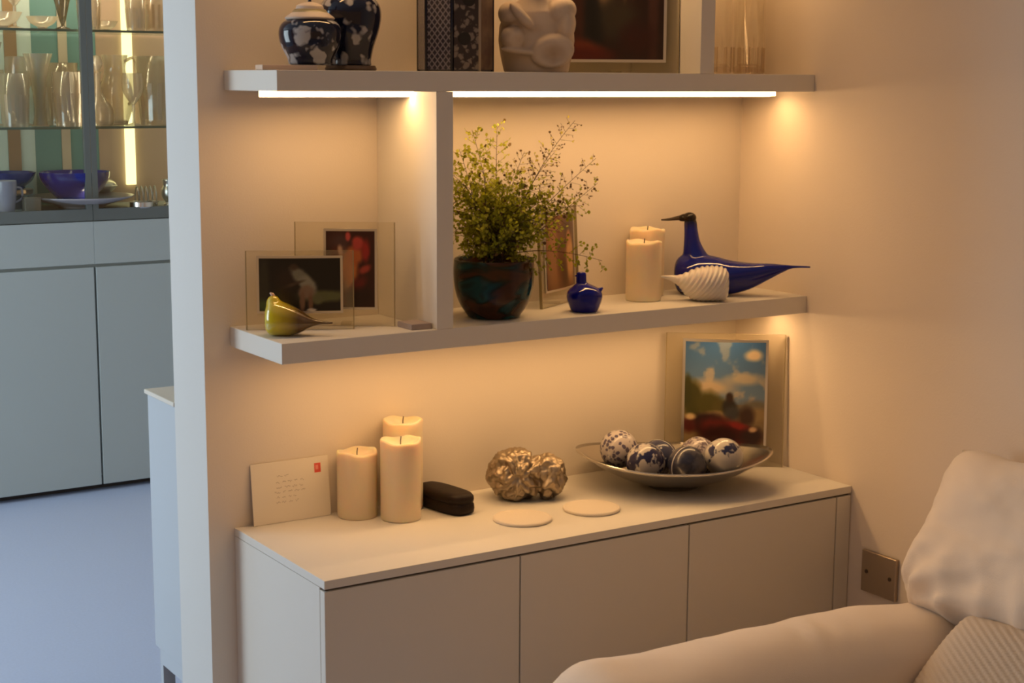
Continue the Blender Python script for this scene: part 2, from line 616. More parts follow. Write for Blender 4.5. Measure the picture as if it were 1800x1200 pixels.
# ------------------------------------------------------------------ coasters
for (x, y, lab) in ((.514, -.2475, 'pale round coaster nearest the sideboard front, before the crumpled ornament'), (.677, -.257, 'pale round coaster beside the silver bowl')):
    t = tag(obj('coaster', lathe([(0, 0), (.057, 0), (.059, .0015), (.059, .0045), (.057, .006), (.0535, .006), (.052, .0054), (0, .0054)], 56),
                mat('coaster_felt', (.76, .68, .57), .9, bump=.3, bump_scale=300), smooth=False, loc=(x, y, ZW)), lab, 'coaster', 'round coasters')

# ------------------------------------------------------------------ silver boat bowl with porcelain balls
bw = thing('silver_bowl', 'wide boat-shaped silver bowl holding blue and white balls', 'bowl', (.944, -.190, ZW), -YAW)
def boat(bm, flip=False):
    NU, NR = 72, 14
    def surf(t, k, off):
        a = 2 * math.pi * k / NU
        c, s = math.cos(a), math.sin(a)
        A, B = .214, .150
        rx = A * math.copysign(abs(c) ** .92, c)
        ry = B * math.copysign(abs(s) ** 1.12, s)
        base = .30
        f = base + (1 - base) * t
        # z rises from the foot to the rim, ends of the boat sweep up
        rim = .052 + .020 * abs(c) ** 2.2
        z = .006 + rim * t ** 1.45
        return Vector((rx * f, ry * f, z + off))
    outer = [[bm.verts.new(surf(i / NR, k, 0)) for k in range(NU)] for i in range(NR + 1)]
    inner = [[bm.verts.new(surf(i / NR, k, .004) * 1.0) for k in range(NU)] for i in range(NR + 1)]
    for R_, rev in ((outer, False), (inner, True)):
        for a, b in zip(R_, R_[1:]):
            for k in range(NU):
                q = (a[k], a[(k + 1) % NU], b[(k + 1) % NU], b[k])
                bm.faces.new(q if not rev else tuple(reversed(q)))
    for k in range(NU):
        bm.faces.new((outer[-1][k], outer[-1][(k + 1) % NU], inner[-1][(k + 1) % NU], inner[-1][k]))
    bm.faces.new(list(reversed(outer[0]))); bm.faces.new(inner[0])
    bmesh.ops.recalc_face_normals(bm, faces=bm.faces)
    return bm
obj('dish', boat(bmesh.new()), BOWLSILV, bw, smooth=True)
obj('foot', lathe([(.055, 0), (.052, .0065), (0, .0065)], 40), mat('dark_foot', (.06, .05, .04), .6), bw)

BALLM = [
    pattern_mat('ball_lace', (.52, .47, .46), (.10, .085, .14), 95, .42, 'voronoi', .25, .6),
    pattern_mat('ball_scale', (.58, .56, .57), (.11, .10, .18), 105, .42, 'voronoi', .25, .3),
    pattern_mat('ball_flower', (.52, .48, .45), (.02, .02, .07), 42, .50, 'noise', .22, 1.5, .03),
    pattern_mat('ball_dark', (.045, .05, .10), (.50, .50, .52), 60, .16, 'voronoi', .25, .4, .05),
    pattern_mat('ball_indigo', (.10, .095, .12), (.03, .032, .06), 36, .52, 'noise', .25, .8, .12),
    pattern_mat('ball_stripe', (.46, .41, .40), (.15, .12, .15), 110, .50, 'noise', .25, 1.6, .05),
    pattern_mat('ball_blossom', (.62, .58, .52), (.025, .03, .09), 34, .40, 'noise', .2, 1.2, .025)]
BR = .0420
balls = [  # lat, depth, material, label
    (-.118, .022, 0, 'leftmost lacy blue and white ball at the back of the bowl'),
    (-.066, -.055, 2, 'white ball with bold dark blue flowers at the front left'),
    (-.030, .030, 3, 'dark ball with white spots half hidden behind the front balls'),
    (.058, .040, 5, 'brown-grey speckled ball at the back right of the bowl'),
    (.104, -.035, 6, 'white ball with dark blossom branch at the right'),
    (.022, -.062, 4, 'dark indigo ball at the front middle of the bowl')]
Mr = Matrix.Rotation(-YAW, 3, 'Z')
def bowl_z(x, y):
    a = math.atan2(y / .150, x / .214)
    c, s = math.cos(a), math.sin(a)
    R_ = math.hypot(.214 * abs(c) ** .92, .150 * abs(s) ** 1.12)
    t = max(0, (math.hypot(x, y) / R_ - .30) / .70)
    return .010 + (.052 + .020 * abs(c) ** 2.2) * t ** 1.45
def rest(x, y):
    return max(bowl_z(x + i * .004, y + j * .004) + math.sqrt(BR ** 2 - (i * i + j * j) * 1.6e-5)
               for i in range(-10, 11) for j in range(-10, 11) if (i * i + j * j) * 1.6e-5 < BR ** 2) + .0004
for (lx, ly, mi, lab) in balls:
    lz = rest(lx, ly)
    t = thing('porcelain_ball', lab, 'ball', Vector((.944, -.190, ZW)) + Mr @ Vector((lx, ly, lz)), random.uniform(0, 6), 'porcelain balls in the silver bowl')
    bm = bmesh.new(); bmesh.ops.create_uvsphere(bm, u_segments=32, v_segments=20, radius=BR)
    b_ = obj('sphere', bm, BALLM[mi], t, smooth=True)
    # pale rim band round each ball
    bm = bmesh.new()
    n_ = 48
    ra = [[bm.verts.new((math.cos(2 * math.pi * k / n_) * (BR + .0003), s, math.sin(2 * math.pi * k / n_) * (BR + .0003))) for k in range(n_)] for s in (-.0012, .0012)]
    for k in range(n_):
        bm.faces.new((ra[0][k], ra[0][(k + 1) % n_], ra[1][(k + 1) % n_], ra[1][k]))
    obj('band', bm, mat('pale_band', (.72, .70, .70), .25), t, smooth=True, rot=(0, 0, random.uniform(-.6, .6)))
    t.rotation_euler = (0, 0, -YAW + math.pi / 2 * 0 + random.uniform(-.5, .5))

# ------------------------------------------------------------------ photo frames
def photo_frame(label, L, R, zb, h, pu0, pu1, pz0, pz1, fn, nx, ny, bow=.008, lean=3.0, rim=.0045, th=.006, edge=True):
    L = Vector((*L, 0)); R = Vector((*R, 0))
    d = R - L
    w = d.length
    rz = math.atan2(d.y, d.x)
    t = thing('photo_frame', label, 'photo frame', (L.x, L.y, zb + .0005), rz)
    la = math.radians(-lean)
    rot = (la, 0, 0)
    bm = bmesh.new()
    add_box(bm, 0, w, 0, th, 0, h)
    for f in bm.faces:
        c = f.calc_center_median()
        if c.x < .0001 or c.x > w - .0001 or c.z > h - .0001: f.material_index = 1
    obj('glass_panel', bm, [FRAMEGLASS, GLASSEDGE], t, rot=rot)
    for xa in (0, w - .002):
        obj('refraction_edge', box(xa, xa + .002, -.0005, -.0001, 0, h), GLASSEDGE, t, rot=rot)  # dark refraction line at the glass edge, painted as a strip
    # bowed metal surround
    bm = bmesh.new()
    n = 14
    y0 = -.0015
    A = pu0 * w - rim; B = pu1 * w + rim
    z0, z1 = pz0 - rim, pz1 + rim
    rows = []
    for i in range(n + 1):
        u = i / n
        x = A + (B - A) * u
        y = y0 - bow * (1 - (2 * u - 1) ** 2)
        rows.append([bm.verts.new((x, y - .002, z0)), bm.verts.new((x, y - .002, z1)), bm.verts.new((x, min(-.0002, y + .004), z1)), bm.verts.new((x, min(-.0002, y + .004), z0))])
    for a, b in zip(rows, rows[1:]):
        for k in range(4):
            bm.faces.new((a[k], a[(k + 1) % 4], b[(k + 1) % 4], b[k]))
    bm.faces.new(rows[0]); bm.faces.new(list(reversed(rows[-1])))
    bmesh.ops.recalc_face_normals(bm, faces=bm.faces)
    obj('metal_surround', bm, SILVER, t, rot=rot, smooth=False)
    bm = print_grid(fn, (pu1 - pu0) * w, pz1 - pz0, nx, ny, bow, y0 - .0028, pz0, pu0 * w, A, B)
    p = obj('photo', bm, PRINT, t, rot=rot, smooth=True)
    # clear foot behind the panel
    obj('foot', box(w * .45, w * .55, th + h * math.sin(math.radians(lean)) * .1, th + .035, 0, .004), FRAMEGLASS, t)
    return t

# dark dance photo
f1 = blobs((8, 7, 9), [
    (.06, .5, .07, .6, 0, (44, 40, 28), .4), (.80, .28, .30, .11, 0, (92, 96, 60), .35), (.72, .22, .07, .10, 0, (96, 98, 66), .3),
    (.36, .62, .16, .22, 0, (34, 20, 18), .5), (.52, .64, .09, .22, .5, (118, 116, 100), .25), (.60, .50, .10, .17, .3, (140, 138, 122), .25),
    (.58, .36, .10, .13, 0, (128, 104, 88), .25), (.53, .18, .035, .20, 0, (122, 92, 72), .3), (.63, .15, .03, .17, 0, (116, 86, 66), .3),
    (.40, .50, .16, .03, .5, (66, 50, 40), .4), (.30, .30, .10, .22, .3, (30, 18, 14), .5), (.43, .84, .05, .06, 0, (64, 46, 34), .4),
    (.64, .02, .06, .03, 0, (216, 204, 186), .3), (.06, .10, .08, .12, .4, (64, 78, 36), .5)])
photo_frame('landscape photo of a pale bending figure on black, left on the middle shelf', (.0085, -.060), (.190, -.1525), ZM, .150,
            .125, .875, .036, .136, f1, 60, 44, bow=.007)
f2 = blobs((52, 14, 10), [
    (.10, .3, .2, .5, 0, (60, 32, 22), .5), (.30, .85, .20, .12, 0, (70, 44, 44), .5), (.35, .42, .16, .30, 0, (176, 132, 92), .35),
    (.50, .52, .15, .24, 0, (188, 112, 56), .3), (.60, .68, .16, .12, 0, (176, 92, 44), .3), (.22, .66, .12, .14, 0, (84, 34, 28), .4),
    (.30, .74, .05, .08, .3, (190, 150, 120), .4), (.46, .93, .05, .06, 0, (180, 70, 66), .3), (.66, .84, .12, .09, 0, (170, 60, 52), .3),
    (.82, .74, .08, .14, 0, (150, 34, 30), .4), (.80, .50, .12, .05, .3, (160, 60, 48), .4), (.68, .30, .16, .08, .5, (100, 22, 20), .5),
    (.30, .16, .12, .18, 0, (120, 84, 54), .5), (.70, .12, .28, .12, 0, (36, 10, 8), .5)])
photo_frame('portrait photo of red and orange dancers, behind the landscape photo', (.112, -.055), (.273, -.162), ZM, .200,
            .315, .80, .037, .183, f2, 44, 64, bow=.005)
f3 = blobs((96, 58, 34), [
    (.2, .5, .25, .6, 0, (150, 104, 64), .5), (.75, .75, .2, .2, 0, (62, 34, 22), .4), (.80, .40, .17, .3, 0, (186, 142, 92), .3),
    (.74, .68, .08, .10, 0, (170, 120, 76), .3), (.45, .45, .14, .45, 0, (98, 56, 34), .4), (.55, .20, .1, .2, 0, (70, 38, 24), .4), (.97, .5, .05, .6, 0, (58, 34, 22), .4)])
photo_frame('brown photo of pale figures half hidden behind the fern', (.646, -.116), (.806, -.022), ZM, .205,
            .10, .84, .036, .190, f3, 36, 50, bow=.006)
def sky(u, v):
    if v > .42:
        k = (v - .42) / .58
        c = [x + (y - x) * k for x, y in zip((112, 134, 158), (58, 98, 150))]
        n = noise.fractal((u * 5 + 3, v * 7, 1.3), 1.0, 2.0, 4)
        k2 = max(0, min(1, (n - .28) * 3)) * (.5 if v > .75 else .9)
        return tuple(x + (y - x) * k2 for x, y in zip(c, (168, 160, 148)))
    return (132, 112, 78)
f4 = blobs(sky, [
    (.30, .58, .30, .07, 0, (186, 168, 140), .5), (.85, .88, .10, .05, 0, (206, 188, 158), .4), (.75, .66, .22, .05, 0, (176, 166, 146), .5),
    (.10, .46, .12, .18, 0, (66, 64, 24), .25), (.03, .55, .06, .14, 0, (58, 58, 22), .3), (.30, .42, .16, .12, 0, (76, 72, 28), .3), (.45, .38, .1, .1, 0, (84, 76, 34), .3),
    (.88, .40, .2, .06, 0, (110, 104, 90), .4), (.92, .33, .14, .06, 0, (150, 128, 88), .4), (.40, .32, .15, .04, 0, (160, 134, 92), .4),
    (.56, .40, .09, .08, 0, (44, 40, 36), .25), (.56, .49, .045, .045, 0, (54, 38, 30), .25), (.60, .34, .10, .07, 0, (62, 62, 62), .35),
    (.78, .31, .10, .09, 0, (62, 42, 32), .35), (.30, .24, .22, .10, 0, (34, 16, 14), .25), (.55, .16, .36, .12, -.18, (92, 18, 14), .25), (.45, .13, .26, .09, 0, (44, 10, 10), .35),
    (.70, .22, .14, .03, -.2, (134, 34, 26), .35), (.85, .12, .14, .09, 0, (46, 22, 18), .35), (.86, .19, .05, .025, 0, (206, 170, 130), .35), (.06, .22, .10, .07, 0, (80, 30, 24), .4), (.08, .30, .06, .03, 0, (206, 178, 132), .4), (.5, -.02, .6, .06, 0, (40, 20, 16), .3)])
photo_frame('large portrait photo of blue sky and red vehicle behind the silver bowl', (1.046, -.026), (1.258, -.194), ZW, .304,
            .165, .835, .040, .286, f4, 64, 96, bow=.012, rim=.006)
f5 = blobs((34, 14, 8), [
    (.15, .5, .2, .6, 0, (48, 20, 12), .5), (.33, .35, .10, .45, 0, (10, 8, 9), .3), (.42, .55, .09, .18, .2, (128, 102, 74), .3), (.5, .3, .12, .15, 0, (40, 36, 28), .5),
    (.62, .58, .025, .16, 0, (120, 92, 70), .35), (.70, .60, .03, .14, 0, (110, 84, 64), .35), (.6, .30, .14, .12, 0, (48, 40, 28), .5),
    (.25, .08, .2, .06, -.2, (92, 36, 18), .5), (.2, .03, .3, .05, 0, (70, 12, 6), .5), (.90, .4, .05, .6, 0, (62, 34, 28), .4), (.75, .15, .15, .12, 0, (46, 12, 8), .5)])
photo_frame('big dark photo in a clear frame standing on the upper shelf behind the figurine', (.726, -.026), (.9495, -.170), ZU, .36,
            .06, .875, .028, .31, f5, 60, 80, bow=.0, lean=1.5, rim=.006)

# small box lying by the upright
t = tag(obj('small_box', box(-.022, .022, -.028, .028, 0, .011), mat('grey_card', (.36, .30, .28), .6), loc=(.2985, -.193, ZM), rot=(0, 0, 0), bevel=.001), 'flat grey box lying against the upright on the middle shelf', 'box')

# ------------------------------------------------------------------ glass birds
def two_tone(name, c1, c2, axis=0, p0=0.0, p1=.05, rough=.08, coat=1.0):
    m = mat(name, c1, rough, coat=coat)
    nt = m.node_tree
    tc = nt.nodes.new('ShaderNodeTexCoord'); sp = nt.nodes.new('ShaderNodeSeparateXYZ')
    mr = nt.nodes.new('ShaderNodeMapRange'); mx = nt.nodes.new('ShaderNodeMix'); mx.data_type = 'RGBA'
    mr.inputs['From Min'].default_value = p0; mr.inputs['From Max'].default_value = p1
    mx.inputs['A'].default_value = (*c1, 1); mx.inputs['B'].default_value = (*c2, 1)
    nt.links.new(tc.outputs['Object'], sp.inputs[0]); nt.links.new(sp.outputs[axis], mr.inputs['Value'])
    nt.links.new(mr.outputs[0], mx.inputs['Factor'])
    nt.links.new(mx.outputs['Result'], nt.nodes['Principled BSDF'].inputs['Base Color'])
    return m

# yellow bird, beak to the left, tail to the right
yb = thing('glass_bird', 'yellow and amber glass bird at the left end of the middle shelf', 'glass bird', (.040, -.150, ZM), -YAW)
bm = rings_body(smoothpath([(-.030, .030, .004, .008, .010), (-.028, .032, .018, .022, .024), (-.018, .034, .029, .034, .034), (-.002, .034, .033, .031, .034),
                            (.018, .032, .031, .025, .032), (.038, .029, .022, .017, .022), (.056, .026, .011, .008, .010), (.074, .0245, .005, .0038, .004), (.096, .024, .0035, .003, .003)], 4))
ellipsoid(bm, (-.014, 0, .058), (.014, .015, .018))
bm = blend(bm, .0028, 4)
for v in bm.verts: v.co.z = max(0, v.co.z)
obj('body', bm, two_tone('yellow_amber_glass', (.60, .48, .010), (.105, .055, .008), 0, -.004, .034, .10), yb, smooth=True)
b_ = obj('beak', tube([(-.013, 0, .070, .005), (-.016, -.001, .0775, .0035), (-.020, -.002, .080, .0012)]), mat('pink_glass', (.72, .48, .36), .2), yb, smooth=True)
b_['label'] = 'pale pink beak'

# small cobalt bird, standing upright with short tail
cb = thing('glass_bird', 'small cobalt blue bird bottle beside the fern bowl', 'glass bird', (.706, -.182, ZM), -YAW)
bm = lathe(smoothpath([(.0, 0), (.024, .0), (.032, .012), (.037, .030), (.034, .043), (.022, .053), (.012, .059), (.0105, .068), (.0100, .078), (.007, .0815), (0, .082)], 5), 36)
for v in bm.verts:
    if v.co.z > .05: v.co.x -= .007 * min(1, (v.co.z - .05) / .012)
obj('body', bm, BLUEGL, cb, smooth=True)
obj('tail', tube([(.022, 0, .036, .010), (.030, 0, .044, .006), (.037, 0, .050, .002)]), BLUEGL, cb, smooth=True)
obj('beak', tube([(-.013, 0, .074, .004), (-.017, 0, .074, .0025), (-.020, 0, .0735, .001)]), BLUEGL, cb, smooth=True)

# large cobalt bird, long neck and beak, tail towards the right
BA = math.atan2(-.257 + .075, 1.238 - 1.075)
bb = thing('glass_bird', 'large cobalt blue long-necked bird with black head and pointed tail', 'glass bird', (1.075, -.075, ZM), BA)
bm = rings_body(smoothpath([(-.038, .046, .006, .012, .014), (-.035, .045, .024, .028, .030), (-.022, .044, .040, .042, .044), (.010, .044, .048, .046, .0445),
                            (.050, .044, .049, .042, .044), (.085, .046, .043, .032, .045), (.130, .054, .031, .020, .040), (.170, .062, .018, .012, .026), (.205, .067, .008, .006, .011), (.226, .0685, .0045, .0035, .004), (.264, .0695, .0035, .003, .003)], 4), 36)
bm2 = tube(smoothpath([(.014, 0, .055, .033, .040), (.006, 0, .085, .024, .028), (.000, 0, .112, .0175, .0195), (-.003, 0, .138, .0150, .0158), (-.005, 0, .160, .0135, .0145), (-.006, 0, .172, .010, .011)], 4), bm=bm, n=24)
bm = blend(bm2, .0032, 5)
for v in bm.verts: v.co.z = max(0, v.co.z)
BIGB = two_tone('cobalt_black_glass', (.004, .009, .19), (.004, .003, .004), 2, .145, .165, .05, 0)
obj('body', bm, BIGB, bb, smooth=True)
HEADM = mat('black_bronze_glass', (.010, .006, .004), .25, spec=.3)
bm = bmesh.new()
ellipsoid(bm, (-.007, 0, .170), (.0155, .0145, .0125))
ellipsoid(bm, (-.020, 0, .170), (.014, .0105, .0085), Matrix.Rotation(-.25, 4, 'Y'))
hd = obj('head', blend(bm, .0022, 3), HEADM, bb, smooth=True)
b_ = obj('beak', tube(smoothpath([(-.022, 0, .1705, .0085, .0070), (-.036, 0, .1680, .0060, .0050), (-.053, 0, .1650, .0040, .0032), (-.071, 0, .1635, .0022, .0018)], 3)), mat('dark_bronze', (.035, .020, .010), .35), hd, smooth=True)

# ribbed white glass bird in front of it, beak to the left
wb = thing('glass_bird', 'white ribbed glass bird in front of the large cobalt bird', 'glass bird', (1.026, -.186, ZM), -YAW)
wb.scale = (1.06, 1.0, 1.10)
bm = rings_body(smoothpath([(.046, .034, .006, .012, .014), (.043, .034, .022, .026, .026), (.030, .034, .036, .034, .033), (.005, .034, .041, .035, .034), (-.020, .034, .036, .031, .033),
                            (-.042, .036, .023, .020, .024), (-.058, .042, .011, .009, .012), (-.074, .046, .0055, .0045, .006), (-.094, .048, .002, .0018, .002)], 12), 96)
bm.normal_update()
for v in bm.verts:                                    # spiral ribs
    a = math.atan2(v.co.z - .034, v.co.y)
    env_ = max(0, min(1, (v.co.x + .065) / .03)) * max(0, min(1, (.046 - v.co.x) / .008))
    v.co += v.normal * (.0015 * math.sin(2 * math.pi * (v.co.x - .75 * (v.co.z - .034) + 6 * (v.co.z - .034) ** 2) / .0098) * env_)
    v.co.z = max(0, v.co.z)
obj('body', bm, mat('white_opal_glass', (.70, .66, .62), .22, sss=.15, coat=.5), wb, smooth=True)

# ------------------------------------------------------------------ fern in a dark glass bowl
FB = Vector((.505, -.150, ZM))
fern = thing('potted_fern', 'green maidenhair fern in a dark teal and brown glass bowl', 'potted plant', FB, -YAW)
BOWLM = mat('dark_swirl_glass', (.01, .02, .02), .10, spec=.3)
nt = BOWLM.node_tree
tc = nt.nodes.new('ShaderNodeTexCoord'); mp = nt.nodes.new('ShaderNodeMapping'); mp.inputs['Scale'].default_value = (9, 9, 17)
mp.inputs['Rotation'].default_value = (.1, .45, 0)
nz = nt.nodes.new('ShaderNodeTexNoise'); nz.inputs['Scale'].default_value = 1.0; nz.inputs['Detail'].default_value = 1.5; nz.inputs['Distortion'].default_value = 1.6
cr = nt.nodes.new('ShaderNodeValToRGB')
cr.color_ramp.elements[0].position = .30; cr.color_ramp.elements[0].color = (.035, .012, .004, 1)
cr.color_ramp.elements[1].position = .72; cr.color_ramp.elements[1].color = (.006, .010, .006, 1)
for p_, c_ in ((.42, (.050, .016, .005)), (.50, (.006, .012, .008)), (.57, (.006, .040, .046)), (.62, (.008, .055, .060))):
    e = cr.color_ramp.elements.new(p_); e.color = (*c_, 1)
nt.links.new(tc.outputs['Object'], mp.inputs[0]); nt.links.new(mp.outputs[0], nz.inputs[0]); nt.links.new(nz.outputs['Fac'], cr.inputs[0])
nt.links.new(cr.outputs[0], nt.nodes['Principled BSDF'].inputs['Base Color'])
outer = smoothpath([(.0, .0), (.045, .0), (.056, .008), (.070, .030), (.0785, .058), (.0815, .088), (.0805, .117)], 4)
prof = outer + [(.0790, .1185), (.0770, .117), (.0775, .090), (.070, .060), (0, .056)]
obj('bowl', lathe(prof, 56), BOWLM, fern, smooth=True)
obj('soil', lathe([(0, .104), (.05, .106), (.0772, .100), (.07, .09), (0, .09)], 40), mat('potting_soil', (.025, .018, .010), .95, bump=.8, bump_scale=150), fern)

LEAF = [mat('fern_leaf_%d' % i, c, .55) for i, c in enumerate(((.36, .38, .018), (.48, .49, .05), (.24, .27, .012), (.52, .44, .09)))]
for m_ in LEAF:
    b_ = m_.node_tree.nodes['Principled BSDF']
    nt = m_.node_tree
    tl = nt.nodes.new('ShaderNodeBsdfTranslucent'); tl.inputs['Color'].default_value = b_.inputs['Base Color'].default_value
    ms = nt.nodes.new('ShaderNodeMixShader'); ms.inputs[0].default_value = .45
    nt.links.new(b_.outputs[0], ms.inputs[1]); nt.links.new(tl.outputs[0], ms.inputs[2]); nt.links.new(ms.outputs[0], nt.nodes['Material Output'].inputs['Surface'])
SEED = mat('dry_fern_tip', (.13, .070, .015), .7)
STEM = mat('fern_stem', (.055, .030, .012), .6)

def frond(tip, dense, rnd, arch=.04, root=None, pinn=None, leaf=.0058, twist=0.0, dry=False):
    """one frond: a thin stem with side pinnae carrying small wedge leaflets"""
    bm = bmesh.new()
    root = root or Vector((rnd.uniform(-.02, .02), rnd.uniform(-.02, .02), .104))
    tip = Vector(tip)
    d = tip - root
    L = d.length
    mid = root + d * .5 + Vector((-.18 * d.x, -.18 * d.y, arch))
    def P(t): return root * (1 - t) ** 2 + mid * 2 * t * (1 - t) + tip * t * t
    N = 16
    path = [(*P(i / N), .00125 * (1 - .7 * i / N)) for i in range(N + 1)]
    tube(path, bm=bm, n=5, cap=False)
    for f in bm.faces: f.material_index = 1
    pinn = pinn or int(10 + L * 44)
    start = (.10 if L < .16 else .2) if dense else .42
    for j in range(pinn):
        t = start + (1 - start) * (j + rnd.random() * .5) / pinn
        c = P(t)
        tan = (P(min(1, t + .02)) - P(t - .02)).normalized()
        side = tan.cross(Vector((math.sin(twist), -math.cos(twist), .25))).normalized()
        s = 1 if j % 2 else -1
        pl = (.050 if dense else .042) * (1.08 - t) ** .55 * rnd.uniform(.75, 1.2) * min(1.3, L / .2 + .35)
        pd = (side * s + tan * rnd.uniform(.5, .95) + Vector((rnd.uniform(-.5, .5), rnd.uniform(-.6, .6), rnd.uniform(-.2, .25)))).normalized()
        q = c + pd * pl
        nf0 = len(bm.faces)
        tube([(*c, .0004), (*q, .0003)], bm=bm, n=3, cap=False)
        bm.faces.ensure_lookup_table()
        for f in bm.faces[nf0:]: f.material_index = 1
        k = max(3, int(pl / (.0058 if dense else .0085)))
        for i in range(k):
            b0 = c + pd * pl * (i + .7) / k
            for ss in (1, -1):
                if rnd.random() < (.06 if dense else .22): continue
                ld = (pd * rnd.uniform(.2, .9) + side.cross(pd) * ss * rnd.uniform(.3, 1) + Vector((rnd.uniform(-.8, .8), rnd.uniform(-.8, .8), rnd.uniform(-.8, .8)))).normalized()
                ls = leaf * rnd.uniform(.7, 1.35) * (1.0 if dense else .72)
                wv = ld.cross(Vector((rnd.uniform(-1, 1), rnd.uniform(-1, 1), rnd.uniform(-1, 1)))).normalized() * ls * .62
                e0 = b0 + ld * .0012
                vs = [bm.verts.new(v) for v in (e0, e0 + ld * ls * .7 + wv, e0 + ld * ls * 1.15 + wv * .35, e0 + ld * ls * 1.15 - wv * .35, e0 + ld * ls * .7 - wv)]
                f = bm.faces.new(vs)
                f.material_index = 3 if ((not dense and rnd.random() < .55) or rnd.random() < .04) else (2 if rnd.random() < .3 else 0)
    return bm
rnd = random.Random(11)
FR = [  # lateral, depth, height of the tip, dense
    ((.160, .02, .392), False, .03), ((.120, .01, .330), False, .03), ((.060, .02, .330), False, .02), ((.202, .01, .318), False, -.02), ((.205, -.01, .270), False, -.03),
    ((.005, .02, .380), True, .03), ((-.045, .03, .372), True, .02), ((-.070, .01, .335), True, .02), ((-.082, -.01, .285), True, .04), ((-.060, -.04, .270), True, .05),
    ((-.020, -.05, .300), True, .04), ((.020, -.04, .265), True, .05), ((.040, .00, .290), True, .03), ((.075, -.02, .255), True, .05), ((.110, .00, .235), True, .06),
    ((.150, .02, .235), True, .06), ((.175, .00, .225), True, .05), ((.090, -.06, .195), True, .07), ((-.085, -.03, .215), True, .07), ((-.080, -.06, .175), True, .08),
    ((-.030, -.085, .185), True, .08), ((.040, -.085, .175), True, .08), ((.130, -.04, .175), True, .06), ((.215, -.03, .118), True, .05), ((-.03, .05, .25), True, .05),
    ((.06, .06, .24), True, .05), ((-.095, .02, .25), True, .05), ((.0, -.02, .22), True, .06), ((-.05, -.05, .225), True, .06), ((.055, -.045, .225), True, .05)] + [((.085 * math.cos(a_) * q_, .085 * math.sin(a_) * q_, z_), True, .035) for a_, q_, z_ in
      ((-2.9, 1, .165), (-2.4, .9, .150), (-1.9, .95, .155), (-1.4, 1.0, .150), (-.9, 1.0, .160), (-.4, 1.15, .165), (.2, 1.0, .17), (.9, .8, .18), (2.2, .8, .18), (-2.1, .6, .20), (-1.1, .6, .205), (-.5, .9, .21))]
for tip, dense, arch in FR:
    li = rnd.choice([0, 1, 0, 2]) if dense else rnd.choice([1, 3])
    obj('frond', frond(tip, dense, rnd, arch, twist=rnd.uniform(-.5, .5)), [LEAF[li], STEM, LEAF[(li + 1) % 3], SEED], fern)

# ------------------------------------------------------------------ things on the upper shelf
NAVY = (.004, .006, .024)
JARM = pattern_mat('navy_blossom_glaze', NAVY, (.40, .40, .42), 29, .36, 'voronoi', .10, 1.6, .07, coat=.25)
JARM2 = pattern_mat('navy_blossom_glaze_large', NAVY, (.34, .33, .34), 24, .34, 'voronoi', .10, 1.6, .07, coat=.25)
GREYGLZ = mat('unglazed_rim', (.50, .42, .36), .5)
PLAINB = mat('blue_black_glaze', NAVY, .12, spec=.4)

j1 = thing('ginger_jar', 'smaller lidded navy and white blossom jar nearest the shelf end', 'jar', (.112, -.140, ZU + .010), .4)
obj('body', lathe(smoothpath([(0, 0), (.036, 0), (.042, .012), (.053, .034), (.0575, .055), (.0545, .070), (.046, .079), (.034, .083), (.030, .087), (0, .087)], 4), 48), JARM, j1, smooth=True)
o = obj('lid', lathe(smoothpath([(.044, .0815), (.045, .085), (.036, .092), (.027, .099), (.024, .106), (.017, .110), (.007, .113), (0, .1135)], 4), 40), GREYGLZ, j1, smooth=True)
obj('lid_band', lathe([(.0335, .0935), (.0285, .1000), (.0275, .0995)], 40, close_ends=False), mat('olive_glaze', (.24, .21, .12), .3), o, smooth=True)
obj('finial', lathe(smoothpath([(.0035, .112), (.003, .120), (.005, .128), (.006, .136), (.003, .142), (0, .143)], 3), 16), PLAINB, o, smooth=True)

j2 = thing('ginger_jar', 'taller navy and white blossom jar behind the lidded one', 'jar', (.215, -.100, ZU), .9)
obj('stand', lathe([(0, 0), (.047, 0), (.049, .004), (.046, .010), (0, .010)], 40), mat('dark_wood_stand', (.12, .075, .045), .5), j2, smooth=False)
obj('body', lathe(smoothpath([(0, .010), (.036, .010), (.0385, .020), (.044, .045), (.054, .075), (.0585, .100), (.056, .120), (.045, .136), (.030, .143), (.029, .150), (0, .150)], 4), 48), JARM2, j2, smooth=True)
o = obj('lid', lathe(smoothpath([(.038, .1435), (.040, .148), (.034, .158), (.020, .168), (.008, .173), (.006, .182), (.008, .190), (0, .196)], 4), 40), PLAINB, j2, smooth=True)
obj('collar', lathe([(.044, .1385), (.046, .1400), (.044, .1440), (.038, .1440)], 40, close_ends=False), mat('pale_collar', (.60, .52, .46), .4), j2, smooth=True)

t = tag(obj('slim_case', box(-.052, .050, -.030, .030, 0, .0095), mat('cream_pink_card', (.66, .50, .38), .6), loc=(.060, -.150, ZU), rot=(0, 0, -.2), bevel=.0015), 'flat cream box under the lidded jar at the shelf end', 'box')

